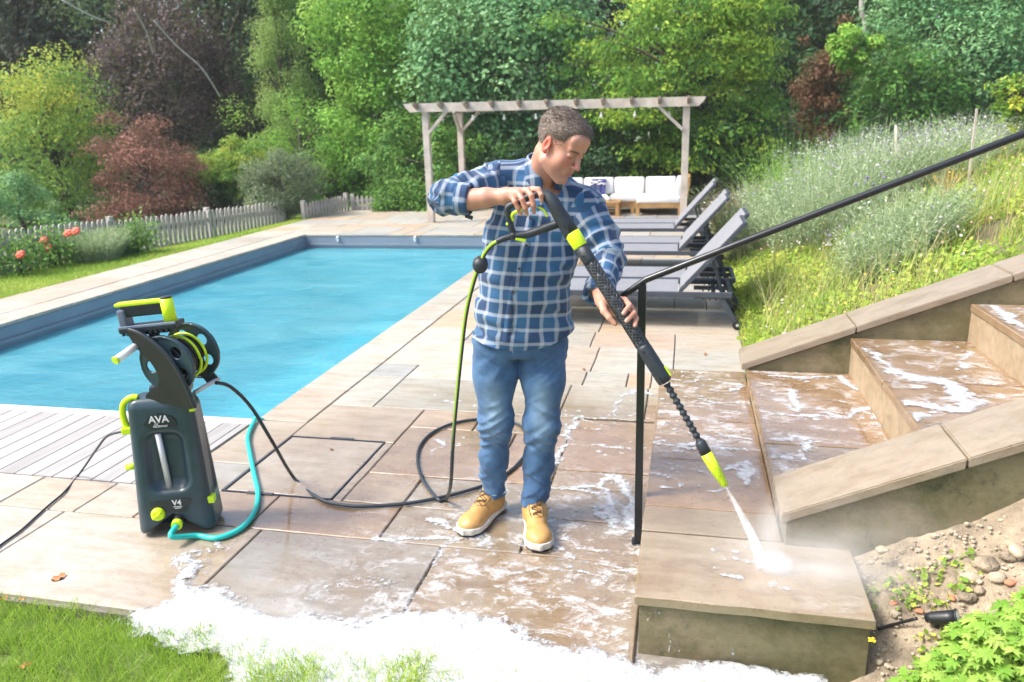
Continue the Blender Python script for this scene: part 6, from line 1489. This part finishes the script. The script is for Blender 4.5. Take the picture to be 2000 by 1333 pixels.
ST = [([(340, 1095), (420, 1085), (455, 1068), (475, 1045)], .012), ([(345, 1085), (385, 1050), (440, 1080)], .008), ([(520, 1165), (590, 1155), (640, 1135), (700, 1128), (780, 1135), (860, 1133)], .010), ([(770, 1130), (790, 1110), (800, 1120)], .006),
      ([(730, 1050), (790, 1043), (850, 1052), (905, 1050), (935, 1048)], .014), ([(845, 1012), (870, 1028), (900, 1040)], .012), ([(870, 1060), (865, 1090), (855, 1115)], .007), ([(940, 1035), (958, 1050), (940, 1062)], .008),
      ([(1210, 940), (1225, 960), (1240, 985), (1225, 1010), (1235, 1035)], .030), ([(1190, 935), (1170, 950), (1190, 985), (1200, 1020)], .022), ([(1165, 990), (1180, 1010), (1215, 1040)], .014), ([(1100, 960), (1160, 965)], .006),
      ([(1120, 822), (1108, 860), (1090, 905)], .012), ([(1085, 817), (1265, 822)], .005), ([(1125, 820), (1175, 835)], .004), ([(1215, 768), (1245, 763), (1270, 770)], .016), ([(1210, 770), (1205, 815)], .006), ([(1100, 868), (1240, 878)], .004), ([(1060, 948), (1100, 955), (1170, 953)], .006),
      ([(930, 950), (1000, 955)], .006), ([(858, 862), (868, 872)], .012), ([(880, 783), (890, 788)], .010), ([(1100, 1180), (1160, 1165), (1200, 1120)], .006), ([(1170, 1215), (1200, 1190), (1190, 1165)], .010), ([(1000, 1125), (1060, 1112), (1120, 1118), (1180, 1135)], .004), ([(1020, 1010), (1060, 1060), (1110, 1080)], .004)]
def zf_(P): return np.where(P[:, 1] < 2.085, np.interp(P[:, 1], [1.95, 2.085], [-.035, 0.]), 0.)+np.where((P[:, 0] > -.10) & (P[:, 1] < 2.2), -.02, 0)*0
def foam_main():
    G0 = globals()
    xs = None
    o = foam('foam', -2.15, .55, 1.35, 2.95, .0065, 0., [main], ST[:8]+ST[15:19]*0, spots=1, top=.017, namp=.085, nf=5, clip=lambda P: np.where((P[:, 0] > -.118) & (P[:, 1] > 2.176), -9, 9))
    return o
# the main pool of foam follows the slab edge down to the turf
fo = foam_main(); me = fo.data; co = np.empty(len(me.vertices)*3, np.float32); me.vertices.foreach_get('co', co); co = co.reshape(-1, 3); co[:, 2] += np.interp(co[:, 1], [2.0, 2.085], [-.032, 0.])*1.0; me.vertices.foreach_set('co', co.ravel()); me.update()
foam('foam', -1.9, -.125, 2.55, 4.9, .006, .0, [], ST[4:], spots=1, namp=.022, top=.010, clip=lambda P: np.where((P[:, 0] > -.128), -9, 9))
S1 = [([(1290, 775), (1380, 782), (1470, 786)], .006), ([(1300, 862), (1270, 868)], .006), ([(1275, 868), (1400, 878), (1475, 880)], .007), ([(1380, 742), (1440, 752), (1425, 765)], .012), ([(1350, 850), (1400, 856), (1450, 858)], .012), ([(1330, 868), (1370, 858)], .014), ([(1425, 915), (1445, 905), (1470, 930), (1465, 950)], .020), ([(1300, 905), (1350, 912), (1400, 935)], .004), ([(1440, 1098), (1490, 1110), (1560, 1118), (1620, 1125)], .004), ([(1270, 930), (1295, 935)], .010), ([(1300, 740), (1360, 745)], .004)]
foam('foam', XL, X1-.005, 2.19, 4.58, .006, LZ, [], S1, spots=1, namp=.020, top=.007)
S2 = [([(1500, 735), (1560, 740), (1640, 738), (1700, 785), (1725, 820)], .014), ([(1560, 770), (1555, 800), (1535, 790)], .018), ([(1485, 806), (1600, 815), (1700, 820)], .008), ([(1520, 860), (1560, 855), (1580, 862)], .022), ([(1620, 810), (1660, 820), (1690, 800)], .010), ([(1500, 905), (1545, 900)], .008), ([(1575, 880), (1600, 870)], .010)]
foam('foam', X1+.004, X2-.004, YN1, YF0-.02, .006, Z2, [], S2, spots=1, namp=.028, top=.008)
S3 = [([(1740, 725), (1790, 740), (1850, 745), (1880, 775)], .045), ([(1790, 790), (1850, 800), (1910, 785)], .022), ([(1700, 690), (1730, 720)], .010), ([(1830, 670), (1870, 680)], .012), ([(1900, 690), (1880, 720)], .010), ([(1790, 830), (1800, 815)], .02)]
foam('foam', X2+.004, X3-.004, YN1, YF0-.02, .006, Z3, [], S3, spots=1, namp=.035, top=.008)
foam('foam', X3+.004, X4-.004, YN1, YF0-.02, .007, Z4, [], [([(1930, 600), (1970, 620), (1999, 640)], .03)], spots=1, namp=.04, top=.008)
# foam film dragged over the wet stone
def filmmat():
    t = NT('thin soap film'); t.set(Base_Color=(.86, .88, .90), Roughness=.4); mp = t.n('ShaderNodeMapping'); mp.inputs['Scale'].default_value = (1, 1.5, 1); mp.inputs['Rotation'].default_value = (0, 0, .5); t.l(t.co(), mp.inputs[0])
    n_ = t.noise(6.5, 14, .80, mp.outputs[0], .35); r_ = t.ramp(n_, [(.50, 0.), (.60, .45), (.74, .9)]); n2 = t.noise(60, 3, .7); a_ = t.math('MULTIPLY', t.math('MULTIPLY', r_, t.attr('film')), t.ramp(n2, [(.3, .45), (.6, 1.)])); t.set(Alpha=a_); return t.m
m_film = filmmat()
def film(x0, x1, y0, y1, z, fn):
    xs = np.arange(x0, x1, .03); ys = np.arange(y0, y1, .03); X, Y = np.meshgrid(xs, ys, indexing='ij'); f = fn(X, Y); V = np.stack([X, Y, X*0+z], -1).reshape(-1, 3); nx, ny = X.shape; i = np.arange(nx*ny).reshape(nx, ny); Q = np.stack([i[:-1, :-1], i[1:, :-1], i[1:, 1:], i[:-1, 1:]], -1).reshape(-1, 4)
    o = npmesh('soap_film', V, Q, m_film); vattr(o, 'film', f.ravel()); tag(o, kind='stuff')
film(-2.0, -.13, 2.09, 4.4, .005, lambda X, Y: np.clip(1.1-np.hypot((X+.35)/1.2, (Y-2.75)/.95), 0, 1)*1.3+np.clip((2.62-Y)*3.2, 0, 1)*np.clip((X+1.7)*1.5, 0, 1)*.7)
film(XL+.01, .585, 2.19, 2.585, LZ+.005, lambda X, Y: np.clip(.5*(X+.1), 0, .3))
film(XL+.01, X1-.01, 2.60, 4.56, LZ+.005, lambda X, Y: np.clip((Y-2.85)*1.6, 0, 1))
film(X1+.01, X2-.01, YN1, YF0-.02, Z2+.005, lambda X, Y: X*0+.95)
film(X2+.01, X3-.01, YN1, YF0-.02, Z3+.005, lambda X, Y: X*0+1.)
film(X3+.01, X4-.01, YN1, YF0-.02, Z4+.005, lambda X, Y: X*0+1.)
# drips of foam on the block face
b = B()
for pts, r_ in (([(1265, 1215), (1270, 1200), (1285, 1196), (1292, 1204)], .0035), ([(1304, 1230), (1310, 1255), (1306, 1275)], .0035), ([(1312, 1245), (1325, 1262), (1328, 1280)], .0035), ([(1430, 1270), (1432, 1282)], .005)):
    b.tube(catmull([AT(x, y, 2.19) for x, y in pts], 4), r_, 8)
tag(b.out('foam_drips', m_foam), kind='stuff')

# ------------------------------------------------------------------ faint summer haze
hm = NT('air'); hm.t.nodes.remove(hm.b); v = hm.n('ShaderNodeVolumePrincipled'); v.inputs['Color'].default_value = (.93, .96, 1., 1); v.inputs['Density'].default_value = .0008; hm.t.links.new(v.outputs[0], hm.o.inputs['Volume'])
b = B(); b.box((0, 20, 2.6), (90, 70, 17)); tag(b.out('haze', hm.m), kind='stuff')
